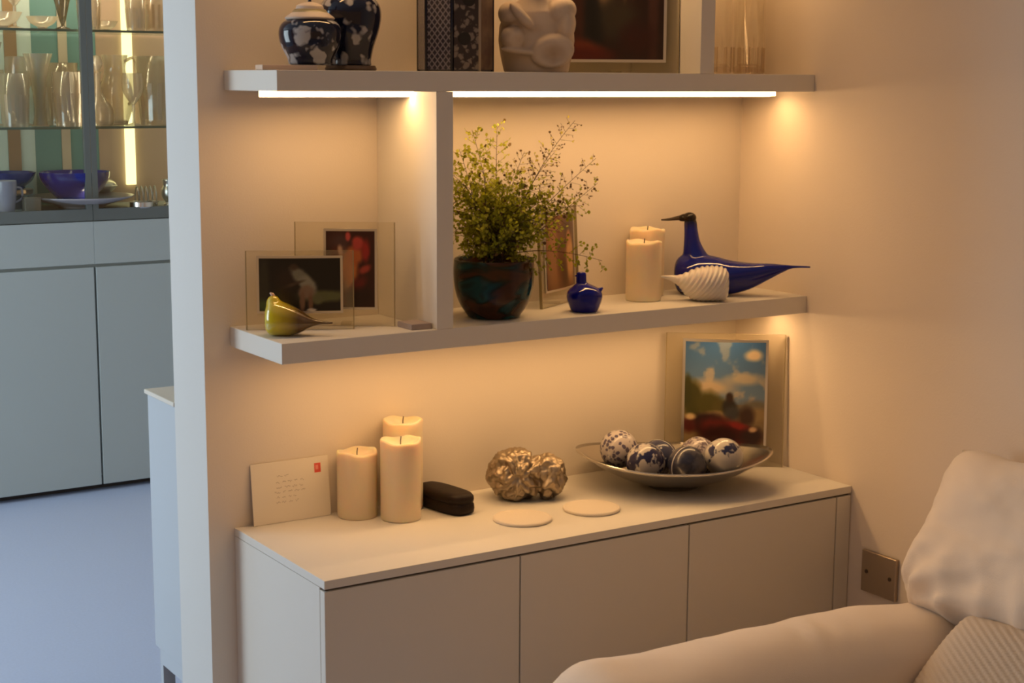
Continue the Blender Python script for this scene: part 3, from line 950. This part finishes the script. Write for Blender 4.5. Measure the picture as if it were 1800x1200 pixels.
# eight-sided blue and white vase
HV = thing('octagonal_vase', 'tall eight-sided porcelain vase with lattice and openwork flower panels', 'vase', (.432, -.122, ZU), 0)
HR, HH, NS = .0735, .34, 8
LATT = mat('blue_lattice_glaze', (.05, .05, .08), .25, coat=.5)
nt = LATT.node_tree; b_ = nt.nodes['Principled BSDF']
tc = nt.nodes.new('ShaderNodeTexCoord')
outs = []
for sgn in (1, -1):
    mp = nt.nodes.new('ShaderNodeMapping'); mp.inputs['Rotation'].default_value = (0, sgn * math.radians(40), 0); mp.inputs['Scale'].default_value = (1, 1, 1)
    wv = nt.nodes.new('ShaderNodeTexWave'); wv.bands_direction = 'X'; wv.inputs['Scale'].default_value = 34; wv.inputs['Distortion'].default_value = .3
    nt.links.new(tc.outputs['Object'], mp.inputs[0]); nt.links.new(mp.outputs[0], wv.inputs[0]); outs.append(wv.outputs['Fac'])
mxm = nt.nodes.new('ShaderNodeMath'); mxm.operation = 'MAXIMUM'
nt.links.new(outs[0], mxm.inputs[0]); nt.links.new(outs[1], mxm.inputs[1])
cr = nt.nodes.new('ShaderNodeValToRGB'); cr.color_ramp.elements[0].position = .72; cr.color_ramp.elements[1].position = .95
cr.color_ramp.elements[0].color = (.022, .022, .040, 1); cr.color_ramp.elements[1].color = (.16, .15, .19, 1)
nt.links.new(mxm.outputs[0], cr.inputs[0]); nt.links.new(cr.outputs[0], b_.inputs['Base Color'])
FLOR = pattern_mat('openwork_flower_glaze', (.030, .022, .028), (.22, .18, .16), 70, .42, 'voronoi', .3, 1.2, .08)
BROWNP = pattern_mat('brown_panel_glaze', (.20, .13, .085), (.12, .07, .05), 30, .5, 'noise', .35, .6, .15)
hp = [Vector((HR * math.cos(math.radians(360 / NS * k - 126.1)), HR * math.sin(math.radians(360 / NS * k - 126.1)), 0)) for k in range(NS)]
bm = bmesh.new()
lo = [bm.verts.new(p * .97) for p in hp]; hi = [bm.verts.new(p * .97 + Vector((0, 0, HH))) for p in hp]
for k in range(NS): bm.faces.new((lo[k], lo[(k + 1) % NS], hi[(k + 1) % NS], hi[k]))
bm.faces.new(list(reversed(lo))); bm.faces.new(hi)
obj('body', bm, mat('dark_porcelain', (.05, .045, .06), .3), HV)
def panel(k, m):
    a, b = hp[k], hp[(k + 1) % NS]
    d = (b - a); w = d.length; n = Vector((d.y, -d.x, 0)).normalized()
    o = obj('panel', box(w * .05, w * .93, 0, .004, .004, HH - .006), m, HV, loc=a * .97 + n * .0030 + d * .015, rot=(0, 0, math.atan2(d.y, d.x)))
    return o, w
MEDAL = mat('black_medallion', (.006, .004, .005), .4); POST = mat('pale_post', (.34, .28, .23), .4)
for k in range(NS):
    pm = {0: FLOR, 1: BROWNP, 7: LATT, 6: LATT, 2: LATT, 3: FLOR, 4: BROWNP, 5: FLOR}[k]
    o, w = panel(k, pm)
    if pm is FLOR:
        for (px, pz, pr_) in ((.42, .062, .0125), (.58, .135, .0125), (.42, .21, .0125), (.5, .285, .0125)):
            bm = bmesh.new()
            bmesh.ops.create_cone(bm, cap_ends=True, segments=24, radius1=pr_, radius2=pr_, depth=.0012, matrix=Matrix.Translation((w * px, -.0003, pz)) @ Matrix.Rotation(math.pi / 2, 4, 'X'))
            obj('medallion', bm, MEDAL, o)
for k in range(NS):
    obj('corner_post', tube([(*(hp[k] * .985), .0034), (*(hp[k] * .985 + Vector((0, 0, HH))), .0034)], n=8), POST if k in (1, 5) else PLAINB, HV, smooth=True)

# cream figurine, seated and rounded, arms folded
fg = thing('figurine', 'cream stone seated rounded figure with folded arms on the upper shelf', 'figurine', (.603, -.150, ZU), -YAW)
bm = bmesh.new()
Ry = lambda a: Matrix.Rotation(a, 4, 'Y')
lathe([(0, 0), (.064, 0), (.067, .012), (.072, .035), (.076, .062), (.074, .090), (.064, .118), (.044, .136), (.026, .146), (0, .15)], 40, bm=bm, sy=.74)
ellipsoid(bm, (-.050, -.024, .112), (.027, .032, .025), Ry(.5))         # shoulders
ellipsoid(bm, (.048, -.024, .119), (.031, .034, .026), Ry(-.3))
ellipsoid(bm, (-.030, -.058, .108), (.034, .015, .0105), Ry(.82))       # forearm across the chest
ellipsoid(bm, (.058, -.034, .092), (.019, .028, .032), Ry(.1))
ellipsoid(bm, (-.046, -.046, .066), (.026, .030, .024))                 # knee
ellipsoid(bm, (-.036, -.058, .041), (.036, .014, .0065), Ry(.12))
ellipsoid(bm, (.030, -.050, .041), (.045, .028, .033), Ry(-.2))         # thigh
ellipsoid(bm, (0, -.004, .178), (.031, .031, .036))
ellipsoid(bm, (0, .0, .148), (.023, .023, .026))
bm = blend(bm, .0024, 1)
for v in bm.verts:
    v.co.z = max(0, v.co.z)
    for (cx, cz, rx, rz_, dep) in ((.034, .033, .025, .018, .034), (-.036, .060, .013, .010, .008), (-.006, .078, .018, .014, .008), (-.055, .088, .014, .006, .008)):
        if v.co.y < -.01:
            d = ((v.co.x - cx) / rx) ** 2 + ((v.co.z - cz) / rz_) ** 2
            v.co.y += dep * math.exp(-d)
obj('figure', bm, mat('cream_stone', (.62, .50, .38), .7, noise_amt=.05, noise_scale=30), fg, smooth=True)

# clear glass vases right of the upright
CLEARV = glass_mat('clear_vase_glass', (.995, .99, .975), .06, body=.07, body_col=(.95, .84, .68), fres=.16)
def clear_vase(x, y, r, h, label):
    t = thing('glass_vase', label, 'vase', (x, y, ZU), 0, 'clear vases on the upper shelf')
    obj('wall', lathe([(r, 0), (r, .02), (r, h), (r - .003, h), (r - .003, .018), (0, .016), (0, 0)], 32, close_ends=False), CLEARV, t, smooth=True)
    obj('thick_base', lathe([(0, .001), (r * .96, .001), (r * .96, .014), (r * .6, .022), (0, .018)], 32), glass_mat('vase_base_glass', (.95, .92, .88), .1, body=.15, body_col=(.9, .74, .56)), t, smooth=True)
    # water-level ring and cut flutes in the glass
    bm = bmesh.new()
    for k in range(10):
        a = 2 * math.pi * k / 10
        add_box(bm, -.0018, .0018, -.0008, .0008, .004, .058)
        vs = bm.verts[-8:] if False else [v for v in bm.verts][-8:]
        for v in vs: v.co = Matrix.Rotation(a, 3, 'Z') @ (v.co + Vector((0, r + .0006, 0)))
    obj('cut_flutes', bm, glass_mat('cut_glass', (.93, .89, .83), .1, body=.25, body_col=(.8, .62, .44)), t)
clear_vase(1.092, -.120, .034, .26, 'clear straight glass vase next to the upright')
clear_vase(1.170, -.135, .032, .30, 'clear straight glass vase second from the upright')
clear_vase(1.222, -.085, .030, .22, 'clear straight glass vase nearest the right wall')

# ------------------------------------------------------------------ switch plate on the right wall
sp = thing('blank_socket_plate', 'square brushed metal wall plate with two screws beside the sideboard', 'wall plate', (XR, -.496, .545))
obj('plate', box(-.010, -.0003, -.050, .050, -.046, .046), mat('bronze_steel', (.46, .38, .30), .38, metal=.9), sp, bevel=.002)
for yy in (-.034, .034):
    bm = bmesh.new()
    bmesh.ops.create_cone(bm, cap_ends=True, segments=16, radius1=.0045, radius2=.0045, depth=.0015, matrix=Matrix.Translation((-.0105, yy, 0)) @ Matrix.Rotation(math.pi / 2, 4, 'Y'))
    obj('screw', bm, mat('dark_screw', (.10, .07, .05), .4, metal=.6), sp)

# ------------------------------------------------------------------ sofa
sofa = thing('sofa', 'beige velvet sofa with rolled arm and plump back cushion', 'sofa', (.75, -1.2, 0))
SO = Vector((.75, -1.2, 0))
def wrinkle(p, s=1.0):
    crease = .0045 * math.exp(-((p.x - .74) / .07) ** 2 - ((p.y + .86) / .06) ** 2) * math.sin((p.x - .4 * p.y) * 95)
    return s * (.006 * noise.noise(p * 7) + .003 * noise.noise(p * 17)) + crease
# arm: rolled along X
bm = bmesh.new()
NX, NA = 60, 40
rings = []
x0, x1 = .205, 1.16
for i in range(NX + 1):
    s = i / NX
    x = x0 + (x1 - x0) * s
    # rounded front end
    e = min(1, (x - x0) / .11); sc = math.sqrt(max(0, 1 - (1 - e) ** 2)) if e < 1 else 1
    sc = max(sc, .02)
    e2 = min(1, (x1 - x) / .05); sc2 = max(.05, math.sqrt(max(0, 1 - (1 - e2) ** 2))) if e2 < 1 else 1
    sc *= sc2
    top = .640 - .035 * max(0, (x - .55) / .6) + .006 * math.sin(x * 9)
    zc = top - .105
    ring = []
    for k in range(NA):
        a = 2 * math.pi * k / NA
        c, sn = math.cos(a), math.sin(a)
        y = -.835 + .130 * math.copysign(abs(c) ** .85, c) * (sc * .7 + .3 if sc > .3 else sc)
        z = zc + .105 * math.copysign(abs(sn) ** .9, sn) * sc
        p = Vector((x, y, z))
        ring.append(bm.verts.new(p + Vector((0, 0, 1)) * wrinkle(p) - SO))
    rings.append(ring)
for a, b in zip(rings, rings[1:]):
    for k in range(NA): bm.faces.new((a[k], a[(k + 1) % NA], b[(k + 1) % NA], b[k]))
bm.faces.new(list(reversed(rings[0]))); bm.faces.new(rings[-1])
bmesh.ops.recalc_face_normals(bm, faces=bm.faces)
obj('arm', bm, SOFA, sofa, smooth=True)
obj('arm_base', box(.27 - SO.x, 1.22 - SO.x, -.945 - SO.y, -.735 - SO.y, .05, .50), SOFA, sofa, bevel=.03)
obj('base', box(.30 - SO.x, 1.22 - SO.x, -2.4 - SO.y, -.95 - SO.y, .05, .34), SOFA, sofa, bevel=.03)
obj('seat', box(.30 - SO.x, 1.06 - SO.x, -2.38 - SO.y, -.965 - SO.y, .342, .405), SOFA, sofa, bevel=.04)
for (xx, yy) in ((.36, -.80), (1.15, -.80), (.36, -2.3), (1.15, -2.3)):
    obj('foot', lathe([(0, 0), (.02, 0), (.026, .05), (0, .05)], 16), mat('dark_wood_foot', (.05, .03, .02), .5), sofa, loc=(xx - SO.x, yy - SO.y, 0))

def pillow(NU, NV, hu, hv, hw, pu=3.0, fn=None):
    """puffy cushion: u across, v up, w thickness; returns bmesh in local (u, w, v)"""
    bm = bmesh.new()
    V = {}
    for side in (-1, 1):
        for i in range(NU + 1):
            for j in range(NV + 1):
                u, v = 2 * i / NU - 1, 2 * j / NV - 1
                edge = i in (0, NU) or j in (0, NV)
                if side == 1 and edge:
                    V[(side, i, j)] = V[(-1, i, j)]; continue
                th = ((1 - abs(u) ** pu) * (1 - abs(v) ** pu)) ** .5
                # soft rounded outline
                uu_ = u * (1 - .04 * v * v); vv_ = v * (1 - .05 * u * u)
                p = Vector((uu_ * hu, side * hw * th, vv_ * hv))
                if fn: p = fn(p, u, v, side)
                V[(side, i, j)] = bm.verts.new(p)
    for side in (-1, 1):
        for i in range(NU):
            for j in range(NV):
                q = [V[(side, i, j)], V[(side, i + 1, j)], V[(side, i + 1, j + 1)], V[(side, i, j + 1)]]
                bm.faces.new(q if side == -1 else list(reversed(q)))
    bmesh.ops.recalc_face_normals(bm, faces=bm.faces)
    return bm
def cush_fn(p, u, v, side):
    if side == -1:
        # gathered folds near the lower edge and the left corner
        g = max(0, min(1, (-v - .15) / .7))
        p.y += .016 * g * (abs(math.sin(u * 12.5 + 1.3 * v + 1.4 * math.sin(v * 3))) - .5) * (1 - abs(u) ** 8)
        cd = math.hypot((u + 1.0) * 1.1, (v + 1.0) * .9)               # folds radiating from the lower corner by the arm
        p.y += .012 * math.exp(-(cd / .75) ** 2) * math.sin(13 * math.atan2(v + 1.05, (u + 1.05) * 1.3)) * min(1, cd * 3)
        p.y += .010 * noise.noise(Vector((u * 3.0, v * 2.2, .3))) + .004 * noise.noise(Vector((u * 9, v * 7, .9)))
        p.y -= .030 * max(0, -v) * (1 - v ** 4)
    p.z += .008 * noise.noise(Vector((u * 4, 3.1, side * .2))) * abs(v)
    return p
bm = pillow(64, 44, .36, .168, .095, 3.2, cush_fn)
oc = obj('back_cushion', bm, SOFA, sofa, smooth=True)
# local x -> world -Y, local y -> +X (thickness), local z leans towards the wall
lean_c = math.radians(24)
oc.matrix_local = Matrix.Translation(Vector((1.120, -1.122, .742)) - SO) @ Matrix(((0, math.cos(lean_c), math.sin(lean_c)), (-1, 0, 0), (0, -math.sin(lean_c), math.cos(lean_c)))).to_4x4()
# ribbed cushion
def rib_fn(p, u, v, side):
    if side == -1:
        ph = (v * .165 + .55 * u * .30) / .0125
        p.y -= .0034 * math.sin(2 * math.pi * ph) * (1 - abs(u) ** 12) * (1 - abs(v) ** 12)
    return p
bm = pillow(90, 150, .30, .165, .055, 5.0, rib_fn)
rc = obj('ribbed_cushion', bm, RIBF, None, smooth=True)
tag(rc, 'ribbed beige corduroy cushion tucked between sofa arm and back cushion', 'cushion')
tilt = math.radians(46)
rc.matrix_world = Matrix.Translation((.895, -1.256, .533)) @ Matrix(((0, math.cos(tilt), math.sin(tilt)), (-1, 0, 0), (0, -math.sin(tilt), math.cos(tilt)))).to_4x4()

# ------------------------------------------------------------------ low cabinet behind the wall end
lc = thing('low_cabinet', 'low white cabinet standing behind the white wall end', 'cabinet', (XL, WT, 0))
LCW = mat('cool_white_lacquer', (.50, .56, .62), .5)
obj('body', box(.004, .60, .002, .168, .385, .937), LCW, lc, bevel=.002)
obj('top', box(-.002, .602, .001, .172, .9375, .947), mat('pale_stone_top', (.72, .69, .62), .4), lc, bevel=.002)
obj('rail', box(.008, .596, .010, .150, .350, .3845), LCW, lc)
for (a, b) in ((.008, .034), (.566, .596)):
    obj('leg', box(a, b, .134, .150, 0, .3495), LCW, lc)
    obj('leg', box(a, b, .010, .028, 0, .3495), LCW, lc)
obj('back_void', box(.04, .56, .06, .10, 0, .3495), GAP, lc)

# ------------------------------------------------------------------ display cabinet in the far room
FY, FD = 3.09, .40
CX0, CX1 = -.455, 1.945
dc = thing('display_cabinet', 'blue-grey fitted display cabinet with glazed upper doors and mirror-bright back', 'cabinet', (.745, FY, 0))
ox, oy = .745, FY
def dbox(name, x0, x1, y0, y1, z0, z1, m, bevel=0.0, parent=None, label=None):
    o = obj(name, box(x0 - ox, x1 - ox, y0 - oy, y1 - oy, z0, z1), m, parent or dc, bevel=bevel)
    if label: o['label'] = label
    return o
dbox('base_carcass', CX0, CX1, FY + .022, FY + FD, .06, 1.055, FARCAB)
dbox('plinth', CX0, CX1, FY + .06, FY + FD, 0, .06, GAP)
for k in range(4):
    a = CX0 + .6 * k
    dbox('door', a + .004, a + .596, FY, FY + .0205, .028, .878, FARCAB, .002)
    dbox('drawer_front', a + .0005, a + .5995, FY, FY + .0205, .890, 1.052, FARCAB, .001)
dbox('roof_panel', CX0, CX1, FY + .02, FY + FD, 2.3, 2.34, FARCAB)
for a in (CX0, CX1 - .02):
    dbox('side_panel', a, a + .02, FY + .022, FY + FD, 1.0555, 2.3, FARCAB)
DGLASS = glass_mat('cabinet_pane', (.93, .96, .95), .10)
for k in range(4):
    a, b = CX0 + .6 * k, CX0 + .6 * k + .6
    fr_ = obj('glazed_door', bmesh.new(), None, dc)
    me = fr_.data
    bm = bmesh.new()
    for (x0, x1, z0, z1) in ((a + .001, a + .023, 1.056, 2.29), (b - .023, b - .001, 1.056, 2.29), (a + .023, b - .023, 1.056, 1.100), (a + .023, b - .023, 2.25, 2.29)):
        add_box(bm, x0 - ox, x1 - ox, 0, .022, z0, z1)
    bm.to_mesh(me); bm.free(); me.materials.append(FARFRAME)
    obj('pane', box(a + .024 - ox, b - .024 - ox, .009, .013, 1.101, 2.249), DGLASS, fr_)
# coloured back panels
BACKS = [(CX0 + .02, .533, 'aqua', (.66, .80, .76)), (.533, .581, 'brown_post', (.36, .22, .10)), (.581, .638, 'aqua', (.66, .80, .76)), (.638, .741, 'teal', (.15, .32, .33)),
         (.741, .777, 'pale_post', (.62, .54, .42)), (.777, .892, 'teal', (.15, .32, .33)), (.892, CX1 - .02, 'tan', (.54, .39, .29))]  # pale_post here: mirror reflection of the LED bar, painted as a pale panel
bmats = {}
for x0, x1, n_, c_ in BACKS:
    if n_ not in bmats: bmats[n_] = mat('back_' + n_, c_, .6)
    dbox('back_panel', x0 + .0003, x1 - .0003, FY + .345 - (.006 if 'post' in n_ else 0), FY + .36, 1.056 if n_ != 'pale_post' else 1.225, 2.299, bmats[n_])  # the pale one is the painted reflection of the LED bar
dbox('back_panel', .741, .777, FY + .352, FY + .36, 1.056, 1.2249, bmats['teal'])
SHGL = glass_mat('green_shelf_glass', (.90, .95, .92), .12, body=.08, body_col=(.5, .6, .5))
SHEDGE = mat('green_glass_edge', (.14, .17, .12), .25)
for z in (1.408, 1.768):
    bm = box(CX0 + .021 - ox, CX1 - .021 - ox, .030, .335, z - .009, z)
    for f in bm.faces:
        if f.calc_center_median().y < .0301: f.material_index = 1
    obj('glass_shelf', bm, [SHGL, SHEDGE], dc)
CABFILL = emit_mat('cabinet_fill_light', (1.0, .74, .46), 75.0)
CABBAR = emit_mat('cabinet_led_bar', (1.0, .86, .38), 2.3)
dbox('led_strip', .997, 1.034, FY + .325, FY + .343, 1.165, 2.25, CABBAR, label='vertical glowing LED bar')
dbox('led_strip', CX0 + .03, CX1 - .03, FY + .06, FY + .075, 2.285, 2.299, CABFILL, label='added unseen fill strip under the cabinet roof')  # added out of view to brighten the cabinet interior
dbox('led_strip', .05, .085, FY + .325, FY + .343, 1.165, 2.25, CABBAR, label='vertical glowing LED bar')

STILEFILL = emit_mat('stile_fill', (1.0, .78, .50), 9.0)
for xx in (.145, .745, 1.345):                        # added fill lights hidden behind the door stiles, brightening the shelves
    dbox('stile_fill_strip', xx - .014, xx + .014, FY + .0235, FY + .029, 1.12, 2.24, STILEFILL)
# glassware
GW = glass_mat('glassware', (.93, .90, .84), .35, body=.34, body_col=(.96, .76, .56), rough=.06)
GWC = glass_mat('cut_glassware', (.92, .88, .82), .5, body=.5, body_col=(.97, .78, .58), rough=.1)
def glassware(kind, x, y, z, s, label, group='glassware in the display cabinet'):
    t = thing('glass_' + kind, label, 'glass', (x, y, z + .0004), random.uniform(0, 3), group)
    if kind == 'goblet':
        obj('bowl', lathe(smoothpath([(.006 * s, .40 * .2 * s), (.022 * s, .5 * .2 * s), (.038 * s, .65 * .2 * s), (.042 * s, .82 * .2 * s), (.038 * s, .2 * s)], 4), 28, close_ends=False), GW, t, smooth=True)
        obj('stem', lathe(smoothpath([(.005 * s, .082 * s), (.006 * s, .060 * s), (.0045 * s, .035 * s), (.006 * s, .010 * s)], 3), 14), GWC, t, smooth=True)
        obj('foot', lathe([(0, 0), (.034 * s, 0), (.034 * s, .002 * s), (.008 * s, .011 * s), (0, .011 * s)], 28), GW, t, smooth=True)
    elif kind == 'tumbler':
        obj('wall', lathe([(.034 * s, 0), (.041 * s, .14 * s), (.039 * s, .14 * s), (.032 * s, .012 * s), (0, .010 * s), (0, 0)], 28, close_ends=False), GW, t, smooth=True)
        bm = bmesh.new()
        for k in range(12):
            a = 2 * math.pi * k / 12
            r1, r2 = .0345 * s, .0385 * s
            vs = [bm.verts.new((math.cos(a + d) * (r_ + .0006), math.sin(a + d) * (r_ + .0006), zz * s)) for (r_, d, zz) in ((r1, -.12, .01), (r1, .12, .01), (r2, .12, .085), (r2, -.12, .085))]
            bm.faces.new(vs)
        obj('cut_facets', bm, GWC, t)
    elif kind == 'flared_vase':
        obj('wall', lathe(smoothpath([(.028 * s, 0), (.022 * s, .02 * s), (.018 * s, .06 * s), (.024 * s, .13 * s), (.036 * s, .20 * s), (.050 * s, .25 * s)], 4), 28, close_ends=False), GW, t, smooth=True)
        obj('foot', lathe([(0, 0), (.03 * s, 0), (.03 * s, .004 * s), (0, .012 * s)], 28), GWC, t, smooth=True)
    elif kind == 'pitcher':
        obj('body', lathe(smoothpath([(.034 * s, 0), (.042 * s, .02 * s), (.056 * s, .07 * s), (.052 * s, .12 * s), (.036 * s, .16 * s), (.034 * s, .19 * s), (.042 * s, .225 * s)], 4), 30, close_ends=False), GW, t, smooth=True)
        obj('base', lathe([(0, 0), (.036 * s, 0), (.038 * s, .012 * s), (0, .02 * s)], 30), GWC, t, smooth=True)
        obj('handle', tube(smoothpath([(.040 * s, 0, .205 * s, .005 * s), (.075 * s, 0, .215 * s, .005 * s), (.088 * s, 0, .16 * s, .005 * s), (.080 * s, 0, .10 * s, .005 * s), (.050 * s, 0, .065 * s, .005 * s)], 5)), GWC, t, smooth=True)
    elif kind == 'decanter':
        obj('body', lathe(smoothpath([(.05 * s, 0), (.06 * s, .02 * s), (.055 * s, .07 * s), (.03 * s, .11 * s), (.015 * s, .14 * s), (.014 * s, .19 * s), (.022 * s, .205 * s)], 4), 30, close_ends=False), GW, t, smooth=True)
        obj('base', lathe([(0, 0), (.052 * s, 0), (.054 * s, .014 * s), (0, .022 * s)], 30), GWC, t, smooth=True)
        obj('stopper', lathe(smoothpath([(.010 * s, .19 * s), (.013 * s, .21 * s), (.024 * s, .235 * s), (.016 * s, .26 * s), (0, .268 * s)], 3), 20), GWC, t, smooth=True)
    elif kind == 'dish':
        obj('bowl', lathe(smoothpath([(.02 * s, 0), (.03 * s, .012 * s), (.07 * s, .035 * s), (.095 * s, .075 * s)], 4), 30, close_ends=False), GWC, t, smooth=True)
        obj('base', lathe([(0, 0), (.024 * s, 0), (.03 * s, .012 * s), (0, .012 * s)], 30), GWC, t, smooth=True)
    t.rotation_euler.z = {'pitcher': .3}.get(kind, t.rotation_euler.z)
    return t
S1, S2 = 1.408, 1.768
glassware('flared_vase', .425, 3.30, S1, 1.25, 'clear flared vase at the far left of the lower glass shelf')
glassware('tumbler', .490, 3.165, S1, 1.4, 'clear cut tumbler left of the funnel-shaped vase on the lower glass shelf')
glassware('goblet', .560, 3.335, S1, 1.3, 'tall clear goblet behind the cut tumblers on the lower glass shelf')
glassware('flared_vase', .592, 3.20, S1, 1.08, 'clear funnel-shaped vase, widest rim on the lower glass shelf')
glassware('tumbler', .692, 3.165, S1, 1.45, 'clear cut tumbler just left of the door bars on the lower glass shelf')
glassware('tumbler', .712, 3.33, S1, 1.7, 'tall clear tumbler behind another, left of the door bars')
glassware('decanter', .815, 3.20, S1, 1.0, 'round clear decanter just right of the door bars')
glassware('pitcher', .925, 3.31, S1, 1.2, 'clear glass pitcher with curved handle before the LED bar')
glassware('goblet', .940, 3.155, S1, 1.0, 'clear goblet in front of the glowing LED bar')
glassware('tumbler', 1.060, 3.23, S1, 1.9, 'tall clear tumbler at the right edge by the white wall end')
glassware('goblet', .470, 3.375, S1, 1.05, 'clear goblet at the back left of the lower glass shelf')
glassware('goblet', .832, 3.375, S1, 1.05, 'clear goblet at the back beside the glass pitcher')
glassware('dish', .470, 3.22, S2, .80, 'clear cut dish at the left of the upper glass shelf')
glassware('dish', .615, 3.20, S2, .62, 'clear cut dish in the middle of the upper glass shelf')
glassware('goblet', .548, 3.32, S2, 1.1, 'clear goblet behind the dishes on the upper glass shelf')
t = thing('smoked_vase', 'smoky olive cone vase on the upper glass shelf', 'vase', (.698, 3.22, S2 + .0004))
SMK = glass_mat('smoked_glass', (.45, .40, .28), .3, body=.45, body_col=(.16, .13, .07))
obj('cone', lathe([(.006, .018), (.012, .034), (.032, .12), (.040, .20)], 28, close_ends=False), SMK, t, smooth=True)
obj('foot', lathe([(0, 0), (.030, 0), (.030, .003), (.008, .012), (.006, .019), (0, .019)], 28), SMK, t, smooth=True)
glassware('tumbler', .800, 3.22, S2, 1.2, 'clear cut tumbler right of the door bars on the upper glass shelf')
glassware('dish', .880, 3.27, S2, .50, 'clear cut dish before the LED bar on the upper glass shelf')
glassware('tumbler', .965, 3.17, S2, 1.0, 'clear cut tumbler before the LED bar on the upper glass shelf')
glassware('tumbler', 1.065, 3.22, S2, 1.2, 'clear cut tumbler at the right end of the upper glass shelf')

# bottom of the glazed part: blue bowls, plate, silver
ZB = 1.0956
dbox('floor_board', CX0 + .021, CX1 - .021, FY + .023, FY + .344, 1.0555, 1.095, FARCAB)
CBLUE = mat('cobalt_ceramic', (.012, .018, .23), .12, coat=1.0)
PLATE = mat('grey_lilac_plate', (.46, .42, .44), .3)
t = tag(obj('serving_plate', lathe(smoothpath([(0, .0), (.08, .0), (.095, .010), (.16, .030), (.195, .042), (.192, .046), (.10, .018), (0, .014)], 3), 56), PLATE, smooth=True, loc=(.745, 3.225, ZB)), 'wide grey plate carrying the large blue bowl', 'plate')
bwl = tag(obj('blue_bowl', lathe(smoothpath([(0, .0), (.055, 0), (.060, .010), (.095, .045), (.125, .085), (.132, .115), (.128, .116), (.09, .055), (.05, .018), (0, .014)], 4), 56), CBLUE, smooth=True, loc=(.722, 3.225, ZB + .0185)), 'large cobalt blue bowl on a grey plate in the display cabinet', 'bowl')
bwl = tag(obj('blue_bowl', lathe(smoothpath([(0, .0), (.055, 0), (.060, .010), (.085, .030), (.100, .060), (.096, .061), (.07, .035), (.05, .014), (0, .012)], 4), 48), CBLUE, smooth=True, loc=(.495, 3.310, ZB + .075)), 'cobalt blue bowl on a pedestal at the left of the display cabinet', 'bowl')
t = thing('cake_stand', 'dark pedestal stand with brass rim beneath the left blue bowl', 'stand', (.495, 3.310, ZB))
obj('pedestal', lathe([(0, 0), (.06, 0), (.05, .02), (.045, .055), (0, .055)], 32), mat('dark_pedestal', (.10, .07, .05), .5), t)
obj('tray', lathe([(0, .055), (.085, .055), (.088, .062), (.088, .074), (0, .0745)], 40), mat('brass_tray', (.62, .44, .24), .3, metal=.8), t)
t = thing('lilac_cup', 'pale lilac cup at the left edge of the display cabinet', 'cup', (.440, 3.155, ZB))
LIL = mat('lilac_glaze', (.40, .38, .50), .25, coat=.6)
obj('body', lathe(smoothpath([(0, 0), (.026, 0), (.032, .02), (.038, .07), (.040, .11), (.037, .11), (.03, .03), (0, .012)], 3), 32), LIL, t, smooth=True)
obj('handle', tube(smoothpath([(.036, 0, .09, .004), (.058, 0, .085, .004), (.058, 0, .05, .004), (.034, 0, .035, .004)], 4)), LIL, t, smooth=True)
t = tag(obj('trinket_box', box(-.030, .030, -.022, .022, 0, .052), mat('brown_box', (.26, .21, .16), .5), loc=(.532, 3.150, ZB), bevel=.002), 'small brown-grey box left of the grey plate', 'box')
# silver sugar bowl with finial, toast rack, jug
t = thing('silver_lidded_dish', 'silver lidded dish with round finial right of the blue bowl', 'silverware', (.890, 3.370, ZB))
t.scale = (.75, .75, .75)
obj('body', lathe(smoothpath([(0, 0), (.028, 0), (.022, .012), (.014, .03), (.03, .06), (.055, .085), (.058, .10), (0, .10)], 4), 36), SILVER, t, smooth=True)
o = obj('lid', lathe(smoothpath([(.057, .101), (.052, .112), (.034, .126), (.012, .136), (.006, .142)], 3), 36), SILVER, t, smooth=True)
obj('finial', lathe(smoothpath([(.005, .140), (.017, .150), (.019, .162), (.012, .174), (0, .177)], 3), 24), CHROME, o, smooth=True)
t = thing('toast_rack', 'silver toast rack in front of the lidded dish', 'silverware', (1.000, 3.215, ZB))
obj('tray', box(-.045, .045, -.022, .022, .012, .018), SILVER, t, bevel=.002)
for k in range(5):
    xx = -.036 + .018 * k
    obj('arch', tube(smoothpath([(xx, -.018, .018, .0025), (xx, -.018, .05, .0025), (xx, 0, .075, .0025), (xx, .018, .05, .0025), (xx, .018, .018, .0025)], 4), n=8), SILVER, t, smooth=True)
for (a, b) in ((-.036, -.016), (.036, -.016), (-.036, .016), (.036, .016)):
    obj('ball_foot', lathe(smoothpath([(0, 0), (.006, .003), (.006, .009), (0, .0125)], 3), 12), SILVER, t, smooth=True, loc=(a, b, 0))
t = thing('silver_jug', 'silver cream jug at the right end of the display cabinet', 'silverware', (1.080, 3.165, ZB))
t.scale = (.85, .85, .85)
obj('body', lathe(smoothpath([(0, 0), (.026, 0), (.028, .008), (.022, .018), (.036, .04), (.038, .07), (.030, .095), (.034, .118), (.031, .118), (.026, .095), (0, .09)], 4), 36), SILVER, t, smooth=True)
obj('handle', tube(smoothpath([(.031, 0, .108, .0035), (.055, 0, .105, .0035), (.056, 0, .065, .0035), (.036, 0, .045, .0035)], 4)), SILVER, t, smooth=True)
t = tag(obj('silver_coaster', lathe([(0, 0), (.042, 0), (.045, .004), (.045, .022), (.042, .022), (.041, .006), (0, .005)], 36), SILVER, loc=(.950, 3.128, ZB)), 'low round silver coaster in front of the lidded dish', 'silverware')
